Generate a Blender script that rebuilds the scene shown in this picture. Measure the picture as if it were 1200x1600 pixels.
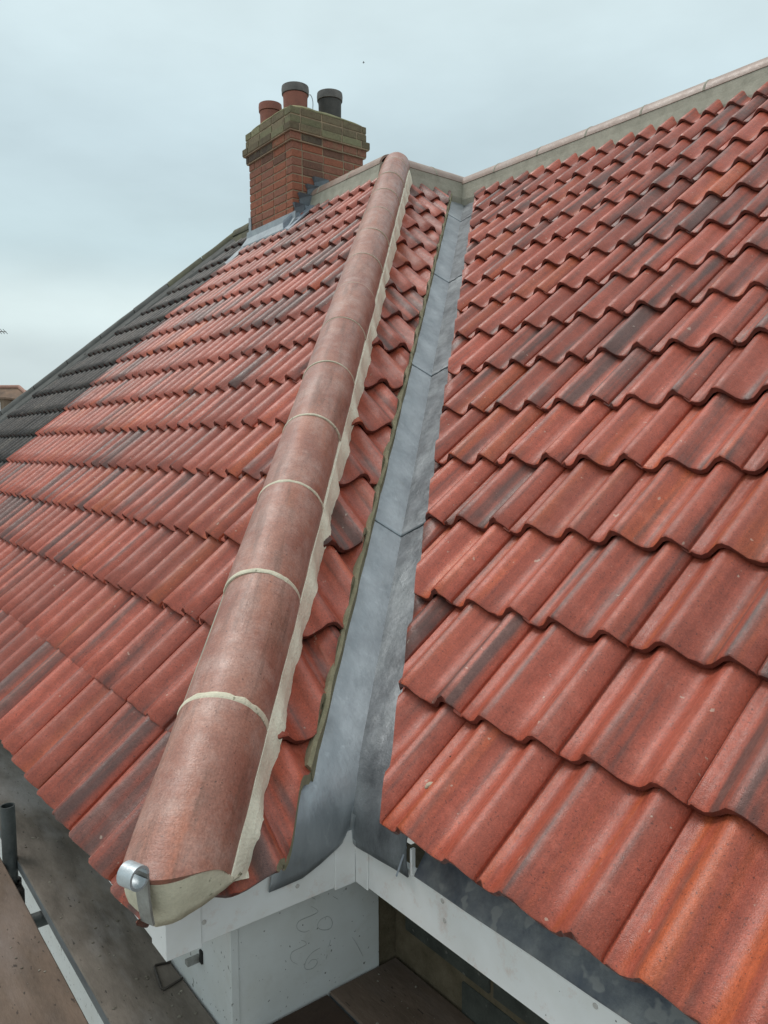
import bpy, bmesh, math, random
from mathutils import Vector, Matrix, noise
random.seed(7)
for o in list(bpy.data.objects): bpy.data.objects.remove(o)
SC = bpy.context.scene
COL = SC.collection
rad = math.radians

# ------------------------------------------------------------------ camera
CAM = Vector((-0.5207, -1.3792, 0.9401))
FWD = Vector((0.6075, 0.7896, -0.0862)).normalized()
roll = -0.0058
rt = FWD.cross(Vector((0, 0, 1))).normalized(); up = rt.cross(FWD)
R_ = rt * math.cos(roll) + up * math.sin(roll); U_ = -rt * math.sin(roll) + up * math.cos(roll)
cd = bpy.data.cameras.new('camera'); cam = bpy.data.objects.new('camera', cd); COL.objects.link(cam)
cam.matrix_world = Matrix(((R_.x, U_.x, -FWD.x, CAM.x), (R_.y, U_.y, -FWD.y, CAM.y), (R_.z, U_.z, -FWD.z, CAM.z), (0, 0, 0, 1)))
cd.sensor_fit = 'VERTICAL'; cd.sensor_height = 24; cd.lens = 1216.05 / 1600 * 24
cd.clip_start = 0.05; cd.clip_end = 3000
SC.camera = cam

# ------------------------------------------------------------------ world, sun, exposure
wd = bpy.data.worlds.new('World'); SC.world = wd; wd.use_nodes = True
nt = wd.node_tree; N = nt.nodes; Lk = nt.links
for n in list(N): N.remove(n)
out = N.new('ShaderNodeOutputWorld'); bg = N.new('ShaderNodeBackground'); bg.inputs['Strength'].default_value = 0.1
sky = N.new('ShaderNodeTexSky'); sky.sky_type = 'NISHITA'; sky.sun_disc = False
sky.sun_elevation = rad(59); sky.sun_rotation = rad(338); sky.air_density = 1.0; sky.dust_density = 3.0
tc = N.new('ShaderNodeTexCoord'); sep = N.new('ShaderNodeSeparateXYZ'); Lk.new(tc.outputs['Generated'], sep.inputs[0])
mx = N.new('ShaderNodeMath'); mx.operation = 'MAXIMUM'; Lk.new(sep.outputs['Z'], mx.inputs[0]); mx.inputs[1].default_value = 0
# overcast: brighter towards the zenith, a pale band near the horizon, soft cloud mottling
ramp = N.new('ShaderNodeValToRGB'); Lk.new(mx.outputs[0], ramp.inputs[0])
cr = ramp.color_ramp; cr.interpolation = 'EASE'
cr.elements[0].position = 0.0; cr.elements[0].color = (0.56, 0.675, 0.68, 1)
cr.elements[1].position = 1.0; cr.elements[1].color = (0.95, 1.0, 1.0, 1)
for p, c in ((0.10, (0.60, 0.70, 0.715, 1)), (0.155, (0.70, 0.82, 0.825, 1)), (0.235, (0.548, 0.685, 0.722, 1)), (0.33, (0.545, 0.675, 0.722, 1)), (0.5, (0.66, 0.79, 0.82, 1))):
    e = cr.elements.new(p); e.color = c
mp = N.new('ShaderNodeMapping'); mp.inputs['Scale'].default_value = (1.0, 1.0, 2.6); Lk.new(tc.outputs['Generated'], mp.inputs[0])
cn = N.new('ShaderNodeTexNoise'); cn.inputs['Scale'].default_value = 2.6; cn.inputs['Detail'].default_value = 5; cn.inputs['Roughness'].default_value = 0.52
Lk.new(mp.outputs[0], cn.inputs['Vector'])
cm = N.new('ShaderNodeMapRange'); cm.inputs[1].default_value = 0.3; cm.inputs[2].default_value = 0.7; cm.inputs[3].default_value = 0.95; cm.inputs[4].default_value = 1.18
Lk.new(cn.outputs['Fac'], cm.inputs[0])
sc10 = N.new('ShaderNodeMath'); sc10.operation = 'MULTIPLY'; sc10.inputs[1].default_value = 10.0; Lk.new(cm.outputs[0], sc10.inputs[0])
vm = N.new('ShaderNodeVectorMath'); vm.operation = 'SCALE'; Lk.new(ramp.outputs[0], vm.inputs[0]); Lk.new(sc10.outputs[0], vm.inputs['Scale'])
mixw = N.new('ShaderNodeMix'); mixw.data_type = 'RGBA'; mixw.inputs[0].default_value = 0.96
Lk.new(sky.outputs[0], mixw.inputs[6]); Lk.new(vm.outputs[0], mixw.inputs[7])
Lk.new(mixw.outputs[2], bg.inputs['Color']); Lk.new(bg.outputs[0], out.inputs['Surface'])
sd = bpy.data.lights.new('sun', 'SUN'); sd.energy = 1.75; sd.angle = rad(22); sd.color = (1, 0.965, 0.92)
so = bpy.data.objects.new('sun', sd); COL.objects.link(so)
so.rotation_euler = Vector((0.22, -0.45, -1.0)).to_track_quat('-Z', 'Y').to_euler(); so.location = (-10, -10, 20)
SC.view_settings.view_transform = 'Standard'; SC.view_settings.look = 'None'; SC.view_settings.exposure = 0; SC.view_settings.gamma = 1
SC.view_settings.use_curve_mapping = False
SC.render.engine = 'CYCLES'; SC.cycles.max_bounces = 6; SC.cycles.diffuse_bounces = 3
SC.cycles.use_denoising = True

# ------------------------------------------------------------------ materials
def newmat(name):
    m = bpy.data.materials.new(name); m.use_nodes = True
    nt = m.node_tree; b = nt.nodes['Principled BSDF']
    return m, nt, b
def nd(nt, t, **kw):
    n = nt.nodes.new(t)
    for k, v in kw.items(): setattr(n, k, v)
    return n
def mixc(nt, a, b, fac, mode='MIX'):
    n = nd(nt, 'ShaderNodeMix', data_type='RGBA', blend_type=mode)
    for i, v in ((0, fac), (6, a), (7, b)):
        if isinstance(v, bpy.types.NodeSocket): nt.links.new(v, n.inputs[i])
        elif i == 0: n.inputs[0].default_value = v
        else: n.inputs[i].default_value = (*v, 1)
    return n.outputs[2]
def noisef(nt, vec, scale, detail=3, rough=0.5, lo=0.35, hi=0.65, a=0.0, b=1.0, dist=0.0):
    n = nd(nt, 'ShaderNodeTexNoise'); n.inputs['Scale'].default_value = scale; n.inputs['Detail'].default_value = detail
    n.inputs['Roughness'].default_value = rough; n.inputs['Distortion'].default_value = dist
    if vec is not None: nt.links.new(vec, n.inputs['Vector'])
    r = nd(nt, 'ShaderNodeMapRange', clamp=True); nt.links.new(n.outputs['Fac'], r.inputs[0])
    for i, v in enumerate((lo, hi, a, b)): r.inputs[i + 1].default_value = v
    return r.outputs[0]
def mul(nt, a, b, op='MULTIPLY'):
    n = nd(nt, 'ShaderNodeMath', operation=op)
    for i, v in enumerate((a, b)):
        if isinstance(v, bpy.types.NodeSocket): nt.links.new(v, n.inputs[i])
        else: n.inputs[i].default_value = v
    return n.outputs[0]
def coords(nt, scale=(1, 1, 1), which='Object', seed=True):
    t = nd(nt, 'ShaderNodeTexCoord'); v = t.outputs[which]
    if seed:
        oi = nd(nt, 'ShaderNodeObjectInfo'); s = nd(nt, 'ShaderNodeVectorMath', operation='SCALE')
        cmb = nd(nt, 'ShaderNodeCombineXYZ')
        for i in range(3): nt.links.new(oi.outputs['Random'], cmb.inputs[i])
        nt.links.new(cmb.outputs[0], s.inputs[0]); s.inputs['Scale'].default_value = 37.0
        ad = nd(nt, 'ShaderNodeVectorMath', operation='ADD'); nt.links.new(v, ad.inputs[0]); nt.links.new(s.outputs[0], ad.inputs[1]); v = ad.outputs[0]
    m = nd(nt, 'ShaderNodeMapping'); m.inputs['Scale'].default_value = scale; nt.links.new(v, m.inputs[0])
    return m.outputs[0]
def bump(nt, b, h, strength, dist=0.002):
    n = nd(nt, 'ShaderNodeBump'); n.inputs['Strength'].default_value = strength; n.inputs['Distance'].default_value = dist
    nt.links.new(h, n.inputs['Height']); nt.links.new(n.outputs[0], b.inputs['Normal'])

def tile_material(name, base, dark, orange, edge=False, spec=0.5):
    """Through-coloured concrete tile: streaks run along the tile; obj.color carries how smoky / orange it was cast."""
    m, nt, b = newmat(name)
    oi = nd(nt, 'ShaderNodeObjectInfo'); sp = nd(nt, 'ShaderNodeSeparateColor'); nt.links.new(oi.outputs['Color'], sp.inputs[0])
    st = coords(nt, (1, 0.025, 0.0)); st2 = coords(nt, (1, 0.03, 0.0)); fr = coords(nt, (1, 1, 1))
    s1 = noisef(nt, st, 24, 3, 0.55, 0.08, 0.92)            # broad smoky bands
    s2 = noisef(nt, st2, 22, 2, 0.5, 0.0, 1.0)
    blot = noisef(nt, fr, 9, 3, 0.6, 0.3, 0.7, -0.045, 0.045)
    d1 = mul(nt, mul(nt, s1, blot, 'ADD'), sp.outputs[0], 'ADD')
    r1 = nd(nt, 'ShaderNodeMapRange', clamp=True, interpolation_type='SMOOTHSTEP'); nt.links.new(d1, r1.inputs[0])
    r1.inputs[1].default_value = 0.84; r1.inputs[2].default_value = 1.10
    d2 = mul(nt, mul(nt, s2, blot, 'ADD'), sp.outputs[1], 'ADD')
    r2 = nd(nt, 'ShaderNodeMapRange', clamp=True, interpolation_type='SMOOTHSTEP'); nt.links.new(d2, r2.inputs[0])
    r2.inputs[1].default_value = 0.86; r2.inputs[2].default_value = 1.12
    c = mixc(nt, base, orange, r2.outputs[0])
    c = mixc(nt, c, dark, mul(nt, r1.outputs[0], 0.88))
    # tonal shift from tile to tile, sandy grain, fine dark pits
    tone = nd(nt, 'ShaderNodeMapRange'); nt.links.new(sp.outputs[2], tone.inputs[0]); tone.inputs[3].default_value = 0.74; tone.inputs[4].default_value = 1.10
    grain = noisef(nt, fr, 210, 4, 0.8, 0.28, 0.72, 0.66, 1.32)
    mott = noisef(nt, fr, 28, 4, 0.65, 0.3, 0.7, 0.86, 1.12)
    g = mul(nt, mul(nt, grain, mott), tone.outputs[0])
    c = mixc(nt, c, (0.5, 0.34, 0.28), noisef(nt, fr, 14, 5, 0.7, 0.52, 0.85, 0.0, 0.15))   # pale surface bloom
    v = nd(nt, 'ShaderNodeVectorMath', operation='SCALE'); nt.links.new(c, v.inputs[0]); nt.links.new(g, v.inputs['Scale'])
    fine_st = noisef(nt, st2, 75, 3, 0.6, 0.3, 0.7, 0.80, 1.10)      # fine drag lines from the extruder
    v2 = nd(nt, 'ShaderNodeVectorMath', operation='SCALE'); nt.links.new(v.outputs[0], v2.inputs[0]); nt.links.new(fine_st, v2.inputs['Scale']); v = v2
    pits = noisef(nt, fr, 190, 2, 0.5, 0.64, 0.70, 0.0, 0.65)
    c = mixc(nt, v.outputs[0], (0.06, 0.022, 0.018), pits)
    c = mixc(nt, c, (0.55, 0.47, 0.38), noisef(nt, fr, 48, 2, 0.5, 0.73, 0.76, 0.0, 0.45))   # mortar splashes
    if edge: c = mixc(nt, c, (0.10, 0.030, 0.022), 0.72)  # edge faces: raw concrete tone with the shade under each lap painted in
    nt.links.new(c, b.inputs['Base Color'])
    nt.links.new(noisef(nt, fr, 40, 3, 0.6, 0.3, 0.7, 0.29, 0.47), b.inputs['Roughness'])
    b.inputs['Specular IOR Level'].default_value = spec
    h = mul(nt, noisef(nt, fr, 420, 2, 0.6, 0.2, 0.8), noisef(nt, fr, 70, 3, 0.6, 0.2, 0.8), 'ADD')
    bump(nt, b, h, 0.38, 0.0016)
    return m
M = {}
M['tile'] = tile_material('red_concrete', (0.395, 0.086, 0.050), (0.112, 0.066, 0.058), (0.48, 0.105, 0.040))
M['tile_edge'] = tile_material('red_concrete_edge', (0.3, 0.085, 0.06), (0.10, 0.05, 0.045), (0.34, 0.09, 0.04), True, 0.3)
M['dark_tile'] = tile_material('weathered_dark_concrete', (0.050, 0.044, 0.040), (0.030, 0.028, 0.027), (0.066, 0.058, 0.050), False, 0.15)
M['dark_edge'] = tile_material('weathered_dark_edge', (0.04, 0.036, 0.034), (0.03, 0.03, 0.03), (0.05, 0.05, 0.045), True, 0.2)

def simple(name, c1, c2, scale=20, rough=(0.5, 0.7), spec=0.4, bumpS=0.3, metal=0.0, stretch=(1, 1, 1), spots=None, detail=4, bscale=None, c3=None):
    m, nt, b = newmat(name)
    fr = coords(nt, stretch)
    c = mixc(nt, c1, c2, noisef(nt, fr, scale, detail, 0.6, 0.32, 0.68))
    if c3: c = mixc(nt, c, c3, noisef(nt, fr, scale * 0.35, 4, 0.65, 0.5, 0.72))
    fine = noisef(nt, fr, scale * 9, 3, 0.7, 0.2, 0.8, 0.86, 1.12)
    v = nd(nt, 'ShaderNodeVectorMath', operation='SCALE'); nt.links.new(c, v.inputs[0]); nt.links.new(fine, v.inputs['Scale']); c = v.outputs[0]
    if spots:
        c = mixc(nt, c, spots[0], noisef(nt, fr, spots[1], 2, 0.5, spots[2], spots[2] + 0.05, 0, 0.85))
    nt.links.new(c, b.inputs['Base Color'])
    nt.links.new(noisef(nt, fr, scale * 1.7, 3, 0.6, 0.3, 0.7, *rough), b.inputs['Roughness'])
    b.inputs['Specular IOR Level'].default_value = spec; b.inputs['Metallic'].default_value = metal
    bump(nt, b, noisef(nt, fr, bscale or scale * 6, 4, 0.65, 0.2, 0.8), bumpS, 0.003)
    return m
def cap_material():
    m, nt, b = newmat('clay_coloured_cap')
    fr = coords(nt, (1, 1, 1)); ln = coords(nt, (1, 1, 0.12)); ring = coords(nt, (0.25, 0.25, 9))
    c = mixc(nt, (0.355, 0.165, 0.118), (0.275, 0.110, 0.078), noisef(nt, fr, 6, 4, 0.6))
    c = mixc(nt, c, (0.47, 0.33, 0.285), noisef(nt, fr, 9, 6, 0.7, 0.45, 0.72, 0.0, 0.6))      # pale bloom
    c = mixc(nt, c, (0.42, 0.13, 0.06), noisef(nt, ln, 14, 3, 0.6, 0.56, 0.75, 0, 0.5))
    c = mixc(nt, c, (0.13, 0.068, 0.048), noisef(nt, ln, 24, 5, 0.7, 0.52, 0.70, 0, 0.65))
    fine = mul(nt, noisef(nt, fr, 170, 4, 0.75, 0.28, 0.72, 0.68, 1.28), noisef(nt, ring, 16, 3, 0.6, 0.25, 0.75, 0.95, 1.05))
    v = nd(nt, 'ShaderNodeVectorMath', operation='SCALE'); nt.links.new(c, v.inputs[0]); nt.links.new(fine, v.inputs['Scale'])
    c = mixc(nt, v.outputs[0], (0.05, 0.03, 0.025), noisef(nt, fr, 150, 2, 0.5, 0.68, 0.74, 0, 0.8))
    nt.links.new(c, b.inputs['Base Color']); nt.links.new(noisef(nt, fr, 30, 3, 0.6, 0.3, 0.7, 0.33, 0.52), b.inputs['Roughness'])
    b.inputs['Specular IOR Level'].default_value = 0.5
    h = mul(nt, noisef(nt, fr, 240, 3, 0.6, 0.2, 0.8), noisef(nt, ring, 12, 3, 0.6, 0.2, 0.8, 0, 0.8), 'ADD')
    bump(nt, b, h, 0.35, 0.0018)
    return m
M['cap'] = cap_material()
M['ridge_cap'] = simple('weathered_ridge_cap', (0.325, 0.228, 0.182), (0.265, 0.185, 0.15), 9, (0.35, 0.55), 0.5, 0.3, c3=(0.37, 0.30, 0.255), detail=6)
M['mortar'] = simple('cream_mortar', (0.66, 0.615, 0.48), (0.54, 0.50, 0.385), 18, (0.8, 0.95), 0.2, 0.5, spots=((0.26, 0.25, 0.18), 60, 0.69))
M['bed_mortar_brightened'] = simple('brightened_bed_mortar', (0.86, 0.83, 0.68), (0.70, 0.67, 0.54), 18, (0.8, 0.95), 0.2, 0.7)  # lighter than the joints: colour makes up for facing away from the sun
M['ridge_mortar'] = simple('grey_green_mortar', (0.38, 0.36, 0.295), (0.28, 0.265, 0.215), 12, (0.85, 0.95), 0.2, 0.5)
M['valley_mortar'] = simple('olive_mortar', (0.30, 0.275, 0.18), (0.21, 0.195, 0.125), 25, (0.75, 0.95), 0.25, 0.5, spots=((0.33, 0.31, 0.22), 40, 0.68))
def lead_material():
    m, nt, b = newmat('lead_sheet')
    fr = coords(nt, (1, 1, 1), seed=False); lo = coords(nt, (1, 1, 0.35), seed=False)
    c = mixc(nt, (0.40, 0.43, 0.455), (0.29, 0.315, 0.34), noisef(nt, lo, 7, 4, 0.6))
    c = mixc(nt, c, (0.20, 0.225, 0.25), noisef(nt, lo, 17, 4, 0.65, 0.56, 0.78, 0, 0.5))
    c = mixc(nt, c, (0.56, 0.60, 0.63), noisef(nt, lo, 30, 4, 0.7, 0.6, 0.8, 0, 0.6))
    c = mixc(nt, c, (0.25, 0.24, 0.19), noisef(nt, fr, 26, 5, 0.75, 0.60, 0.8, 0, 0.4))
    nt.links.new(c, b.inputs['Base Color']); b.inputs['Metallic'].default_value = 0.6
    nt.links.new(noisef(nt, lo, 22, 4, 0.6, 0.3, 0.7, 0.36, 0.58), b.inputs['Roughness'])
    bump(nt, b, noisef(nt, lo, 45, 4, 0.6, 0.2, 0.8), 0.35, 0.003)
    return m
M['lead'] = lead_material()
M['lead_dressed_shaded'] = simple('dressed_shaded_lead', (0.175, 0.19, 0.205), (0.07, 0.078, 0.086), 11, (0.42, 0.62), 0.5, 0.5, metal=0.35, c3=(0.24, 0.262, 0.275), detail=6, stretch=(1, 1, 0.6))  # dressed mottling, darkened further to paint in shade on the right wing
M['lead_apron'] = simple('apron_lead', (0.44, 0.48, 0.52), (0.31, 0.345, 0.38), 11, (0.45, 0.65), 0.5, 0.4, metal=0.2, c3=(0.45, 0.49, 0.52), detail=5)
M['lead_matt'] = simple('dull_lead', (0.27, 0.31, 0.35), (0.20, 0.23, 0.27), 12, (0.5, 0.7), 0.5, 0.3, metal=0.3)
M['lead_step'] = simple('dark_step_lead', (0.17, 0.195, 0.22), (0.12, 0.14, 0.16), 12, (0.5, 0.7), 0.5, 0.3, metal=0.2)
M['lead_pale'] = simple('pale_lead', (0.36, 0.40, 0.42), (0.27, 0.30, 0.33), 12, (0.5, 0.7), 0.5, 0.2, metal=0.2)
M['tray'] = simple('slate_grey_tray', (0.065, 0.075, 0.095), (0.20, 0.205, 0.205), 16, (0.28, 0.5), 0.5, 0.25, c3=(0.03, 0.035, 0.05), detail=7, spots=((0.22, 0.22, 0.215), 24, 0.58))
def upvc_material(name, base, dirt, dirtA, spots):
    m, nt, b = newmat(name)
    fr = coords(nt, (1, 1, 1), seed=False)
    c = mixc(nt, base, (base[0] * 0.93, base[1] * 0.92, base[2] * 0.9), noisef(nt, fr, 9, 3, 0.6))
    c = mixc(nt, c, dirt, noisef(nt, fr, 16, 6, 0.75, 0.54, 0.8, 0, dirtA))
    c = mixc(nt, c, (0.10, 0.09, 0.08), noisef(nt, fr, 75, 2, 0.5, spots, spots + 0.03, 0, 0.85))
    c = mixc(nt, c, (0.16, 0.14, 0.13), noisef(nt, fr, 33, 2, 0.5, spots + 0.03, spots + 0.05, 0, 0.8))
    nt.links.new(c, b.inputs['Base Color']); b.inputs['Roughness'].default_value = 0.38
    bump(nt, b, noisef(nt, fr, 60, 3, 0.6, 0.2, 0.8), 0.06, 0.002)
    return m
M['upvc'] = upvc_material('white_fascia', (0.84, 0.835, 0.83), (0.62, 0.45, 0.38), 0.8, 0.77)
M['panel'] = upvc_material('white_painted_panel', (0.68, 0.69, 0.68), (0.5, 0.48, 0.43), 0.55, 0.685)
M['block'] = simple('grey_block', (0.085, 0.088, 0.075), (0.05, 0.052, 0.045), 14, (0.85, 0.98), 0.15, 0.8, spots=((0.16, 0.15, 0.13), 55, 0.68))
M['block_mortar'] = simple('brown_mortar', (0.17, 0.135, 0.09), (0.10, 0.08, 0.05), 20, (0.9, 1), 0.15, 0.8)
M['board'] = simple('dirty_scaffold_wood', (0.20, 0.168, 0.14), (0.085, 0.07, 0.056), 8, (0.6, 0.85), 0.3, 0.4, stretch=(1.6, 0.5, 1), spots=((0.03, 0.025, 0.022), 70, 0.685), c3=(0.27, 0.25, 0.235), detail=7)
M['board_brown'] = simple('brown_scaffold_wood', (0.165, 0.115, 0.085), (0.09, 0.064, 0.047), 7, (0.6, 0.85), 0.3, 0.4, stretch=(1.6, 0.5, 1), spots=((0.03, 0.022, 0.018), 60, 0.68), c3=(0.18, 0.14, 0.12), detail=6)
M['board_dark'] = simple('wet_dark_scaffold_wood', (0.05, 0.03, 0.02), (0.035, 0.02, 0.014), 8, (0.5, 0.7), 0.3, 0.4, detail=5)
M['board_side'] = simple('grey_board_edge', (0.20, 0.215, 0.22), (0.11, 0.115, 0.12), 14, (0.6, 0.8), 0.3, 0.3, stretch=(1, 0.3, 1))
M['steel'] = simple('galvanised_steel', (0.50, 0.54, 0.56), (0.38, 0.42, 0.44), 16, (0.35, 0.5), 0.5, 0.15, metal=0.55, c3=(0.62, 0.66, 0.68))
M['steel_dirty'] = simple('mortar_smeared_steel', (0.34, 0.34, 0.32), (0.22, 0.21, 0.19), 20, (0.5, 0.7), 0.5, 0.25, metal=0.25)
M['tube'] = simple('dull_scaffold_tube', (0.12, 0.13, 0.13), (0.07, 0.08, 0.08), 18, (0.4, 0.6), 0.5, 0.2, metal=0.4)
M['black_iron'] = simple('black_iron', (0.02, 0.02, 0.02), (0.035, 0.03, 0.028), 20, (0.5, 0.7), 0.4, 0.2, metal=0.3)
M['wire'] = simple('dark_wire', (0.035, 0.03, 0.025), (0.06, 0.045, 0.035), 40, (0.5, 0.7), 0.4, 0.1)
M['felt'] = simple('grey_underlay', (0.05, 0.045, 0.045), (0.04, 0.035, 0.035), 10, (0.8, 0.9), 0.2, 0.2)
M['pencil'] = simple('pencil_graphite', (0.24, 0.24, 0.24), (0.42, 0.42, 0.42), 90, (0.5, 0.6), 0.3, 0.0)
M['stone'] = simple('beige_stone', (0.52, 0.44, 0.33), (0.40, 0.33, 0.25), 60, (0.8, 0.9), 0.2, 0.4)
M['crumb'] = simple('dark_crumb', (0.09, 0.06, 0.045), (0.05, 0.03, 0.025), 60, (0.8, 0.9), 0.2, 0.4)
def brick_material(name, mossy):
    m, nt, b = newmat(name)
    oi = nd(nt, 'ShaderNodeObjectInfo'); fr = coords(nt)
    f = noisef(nt, fr, 60, 4, 0.7, 0.25, 0.75, 0.72, 1.22)
    v = nd(nt, 'ShaderNodeVectorMath', operation='SCALE'); nt.links.new(oi.outputs['Color'], v.inputs[0]); nt.links.new(f, v.inputs['Scale'])
    c = mixc(nt, v.outputs[0], (0.07, 0.05, 0.04), noisef(nt, fr, 16, 4, 0.65, 0.55, 0.75, 0, 0.6))
    if mossy: c = mixc(nt, c, (0.22, 0.19, 0.115), noisef(nt, fr, 13, 5, 0.7, 0.46, 0.72, 0, 0.6))
    nt.links.new(c, b.inputs['Base Color']); b.inputs['Roughness'].default_value = 0.9; b.inputs['Specular IOR Level'].default_value = 0.2
    bump(nt, b, noisef(nt, fr, 120, 4, 0.7, 0.2, 0.8), 0.6, 0.004)
    return m
M['brick'] = brick_material('red_brick', False); M['brick_moss'] = brick_material('mossy_brick', True)
M['pointing'] = simple('sandy_pointing', (0.36, 0.27, 0.18), (0.24, 0.19, 0.14), 14, (0.9, 1), 0.15, 0.5)
M['flaunch'] = simple('mossy_flaunching', (0.27, 0.26, 0.15), (0.19, 0.18, 0.11), 14, (0.9, 1), 0.15, 0.7, c3=(0.36, 0.33, 0.19))
M['pot'] = simple('terracotta_pot', (0.30, 0.12, 0.085), (0.22, 0.095, 0.075), 12, (0.7, 0.85), 0.3, 0.3)
M['pot_dark'] = simple('sooty_pot', (0.055, 0.055, 0.052), (0.085, 0.08, 0.075), 14, (0.7, 0.85), 0.3, 0.3)
M['pot_rim'] = simple('grey_weathered_rim', (0.17, 0.16, 0.15), (0.11, 0.105, 0.10), 14, (0.7, 0.85), 0.3, 0.3)
M['moss_cap'] = simple('mossy_dark_cap', (0.13, 0.125, 0.085), (0.085, 0.08, 0.062), 9, (0.85, 0.95), 0.2, 0.6, c3=(0.17, 0.165, 0.09))
M['grey_cap'] = simple('grey_dark_cap', (0.105, 0.105, 0.10), (0.075, 0.075, 0.07), 12, (0.75, 0.9), 0.3, 0.4)
M['concrete'] = simple('pale_concrete', (0.42, 0.42, 0.40), (0.33, 0.33, 0.315), 1.5, (0.8, 0.95), 0.2, 0.2)
M['far_wall'] = simple('far_brown_wall', (0.27, 0.20, 0.145), (0.20, 0.15, 0.115), 3, (0.9, 1), 0.2, 0.3)
M['far_roof'] = simple('far_roof', (0.24, 0.16, 0.115), (0.16, 0.115, 0.09), 5, (0.8, 1), 0.2, 0.3)
M['far_ridge'] = simple('far_ridge', (0.42, 0.25, 0.20), (0.34, 0.20, 0.16), 5, (0.8, 1), 0.2, 0.3)
M['glass'] = simple('dark_glass', (0.10, 0.12, 0.14), (0.12, 0.14, 0.16), 2, (0.05, 0.1), 0.5, 0.0)
M['white'] = simple('white_frame', (0.78, 0.78, 0.78), (0.72, 0.72, 0.72), 5, (0.4, 0.5), 0.4, 0.0)
M['bird'] = simple('dark_feather', (0.16, 0.17, 0.18), (0.12, 0.13, 0.14), 5, (0.7, 0.8), 0.3, 0.0)

# ------------------------------------------------------------------ helpers
def empty(name, label, cat, loc=(0, 0, 0), group=None):
    o = bpy.data.objects.new(name, None); COL.objects.link(o); o.location = loc
    o.empty_display_size = 0.1; o['kind'] = 'thing'; o['label'] = label; o['category'] = cat
    if group: o['group'] = group
    o['_loc'] = loc
    return o
def link(name, me, mats, parent=None, mw=None, label=None, kind=None):
    o = bpy.data.objects.new(name, me); COL.objects.link(o)
    if not isinstance(mats, (list, tuple)): mats = [mats]
    if len(me.materials) == 0:
        for m in mats: me.materials.append(m)
    if mw is not None: o.matrix_world = mw
    if parent is not None:
        o.parent = parent
        pl = parent.get('_abs') or parent.get('_loc') or (0, 0, 0)
        o.matrix_parent_inverse = Matrix.Translation(Vector(pl)).inverted()
    if label: o['label'] = label
    if kind: o['kind'] = kind
    return o
def mesh(name, verts, faces, smooth=False, mats=None):
    me = bpy.data.meshes.new(name); me.from_pydata([tuple(v) for v in verts], [], faces); me.update()
    if smooth:
        for p in me.polygons: p.use_smooth = True
    return me
def frombm(name, bm, smooth=False):
    bmesh.ops.recalc_face_normals(bm, faces=bm.faces)
    me = bpy.data.meshes.new(name); bm.to_mesh(me); bm.free()
    if smooth:
        for p in me.polygons: p.use_smooth = True
    return me
def tag(o, label, cat, group=None):
    o['label'] = label; o['category'] = cat
    if group: o['group'] = group
    return o
def boxbm(bm, lo, hi, bev=0.0, mi=0):
    r = bmesh.ops.create_cube(bm, size=1.0)
    c = [(a + b) / 2 for a, b in zip(lo, hi)]; s = [b - a for a, b in zip(lo, hi)]
    for v in r['verts']: v.co = Vector((c[0] + v.co.x * s[0], c[1] + v.co.y * s[1], c[2] + v.co.z * s[2]))
    if bev > 0:
        es = list({e for v in r['verts'] for e in v.link_edges})
        bmesh.ops.bevel(bm, geom=es, offset=bev, segments=1, affect='EDGES')
def box(name, lo, hi, mat, parent=None, bev=0.003, **kw):
    bm = bmesh.new(); boxbm(bm, lo, hi, bev); return link(name, frombm(name, bm), mat, parent, **kw)
def sweep(path, rad_, seg=10, close=True):
    """Round bar through points; returns verts, faces."""
    V = []; F = []; n = len(path); prev = None
    for i, p in enumerate(path):
        p = Vector(p); d = (Vector(path[min(i + 1, n - 1)]) - Vector(path[max(i - 1, 0)])).normalized()
        a = d.orthogonal().normalized() if prev is None else (prev - d * prev.dot(d)).normalized()
        prev = a; b_ = d.cross(a); r = rad_[i] if isinstance(rad_, (list, tuple)) else rad_
        for k in range(seg):
            t = 2 * math.pi * k / seg; V.append(p + a * (r * math.cos(t)) + b_ * (r * math.sin(t)))
    for i in range(n - 1):
        for k in range(seg):
            F.append((i * seg + k, i * seg + (k + 1) % seg, (i + 1) * seg + (k + 1) % seg, (i + 1) * seg + k))
    if close: F.append(tuple(range(seg))[::-1]); F.append(tuple(range((n - 1) * seg, n * seg)))
    return V, F
def strip(rows, closed_section=True, smooth=False, name='strip', caps=True):
    """Loft equal-length sections."""
    V = []; F = []; k = len(rows[0])
    for r in rows: V += [Vector(p) for p in r]
    for i in range(len(rows) - 1):
        for j in range(k if closed_section else k - 1):
            j2 = (j + 1) % k; F.append((i * k + j, i * k + j2, (i + 1) * k + j2, (i + 1) * k + j))
    if caps and closed_section: F.append(tuple(range(k))[::-1]); F.append(tuple(range((len(rows) - 1) * k, len(rows) * k)))
    bm = bmesh.new(); vs = [bm.verts.new(v) for v in V]
    for f in F: bm.faces.new([vs[i] for i in f])
    return frombm(name, bm, smooth)
def nz(x, y=0.0, z=0.0): return noise.noise(Vector((x, y, z)))

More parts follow.
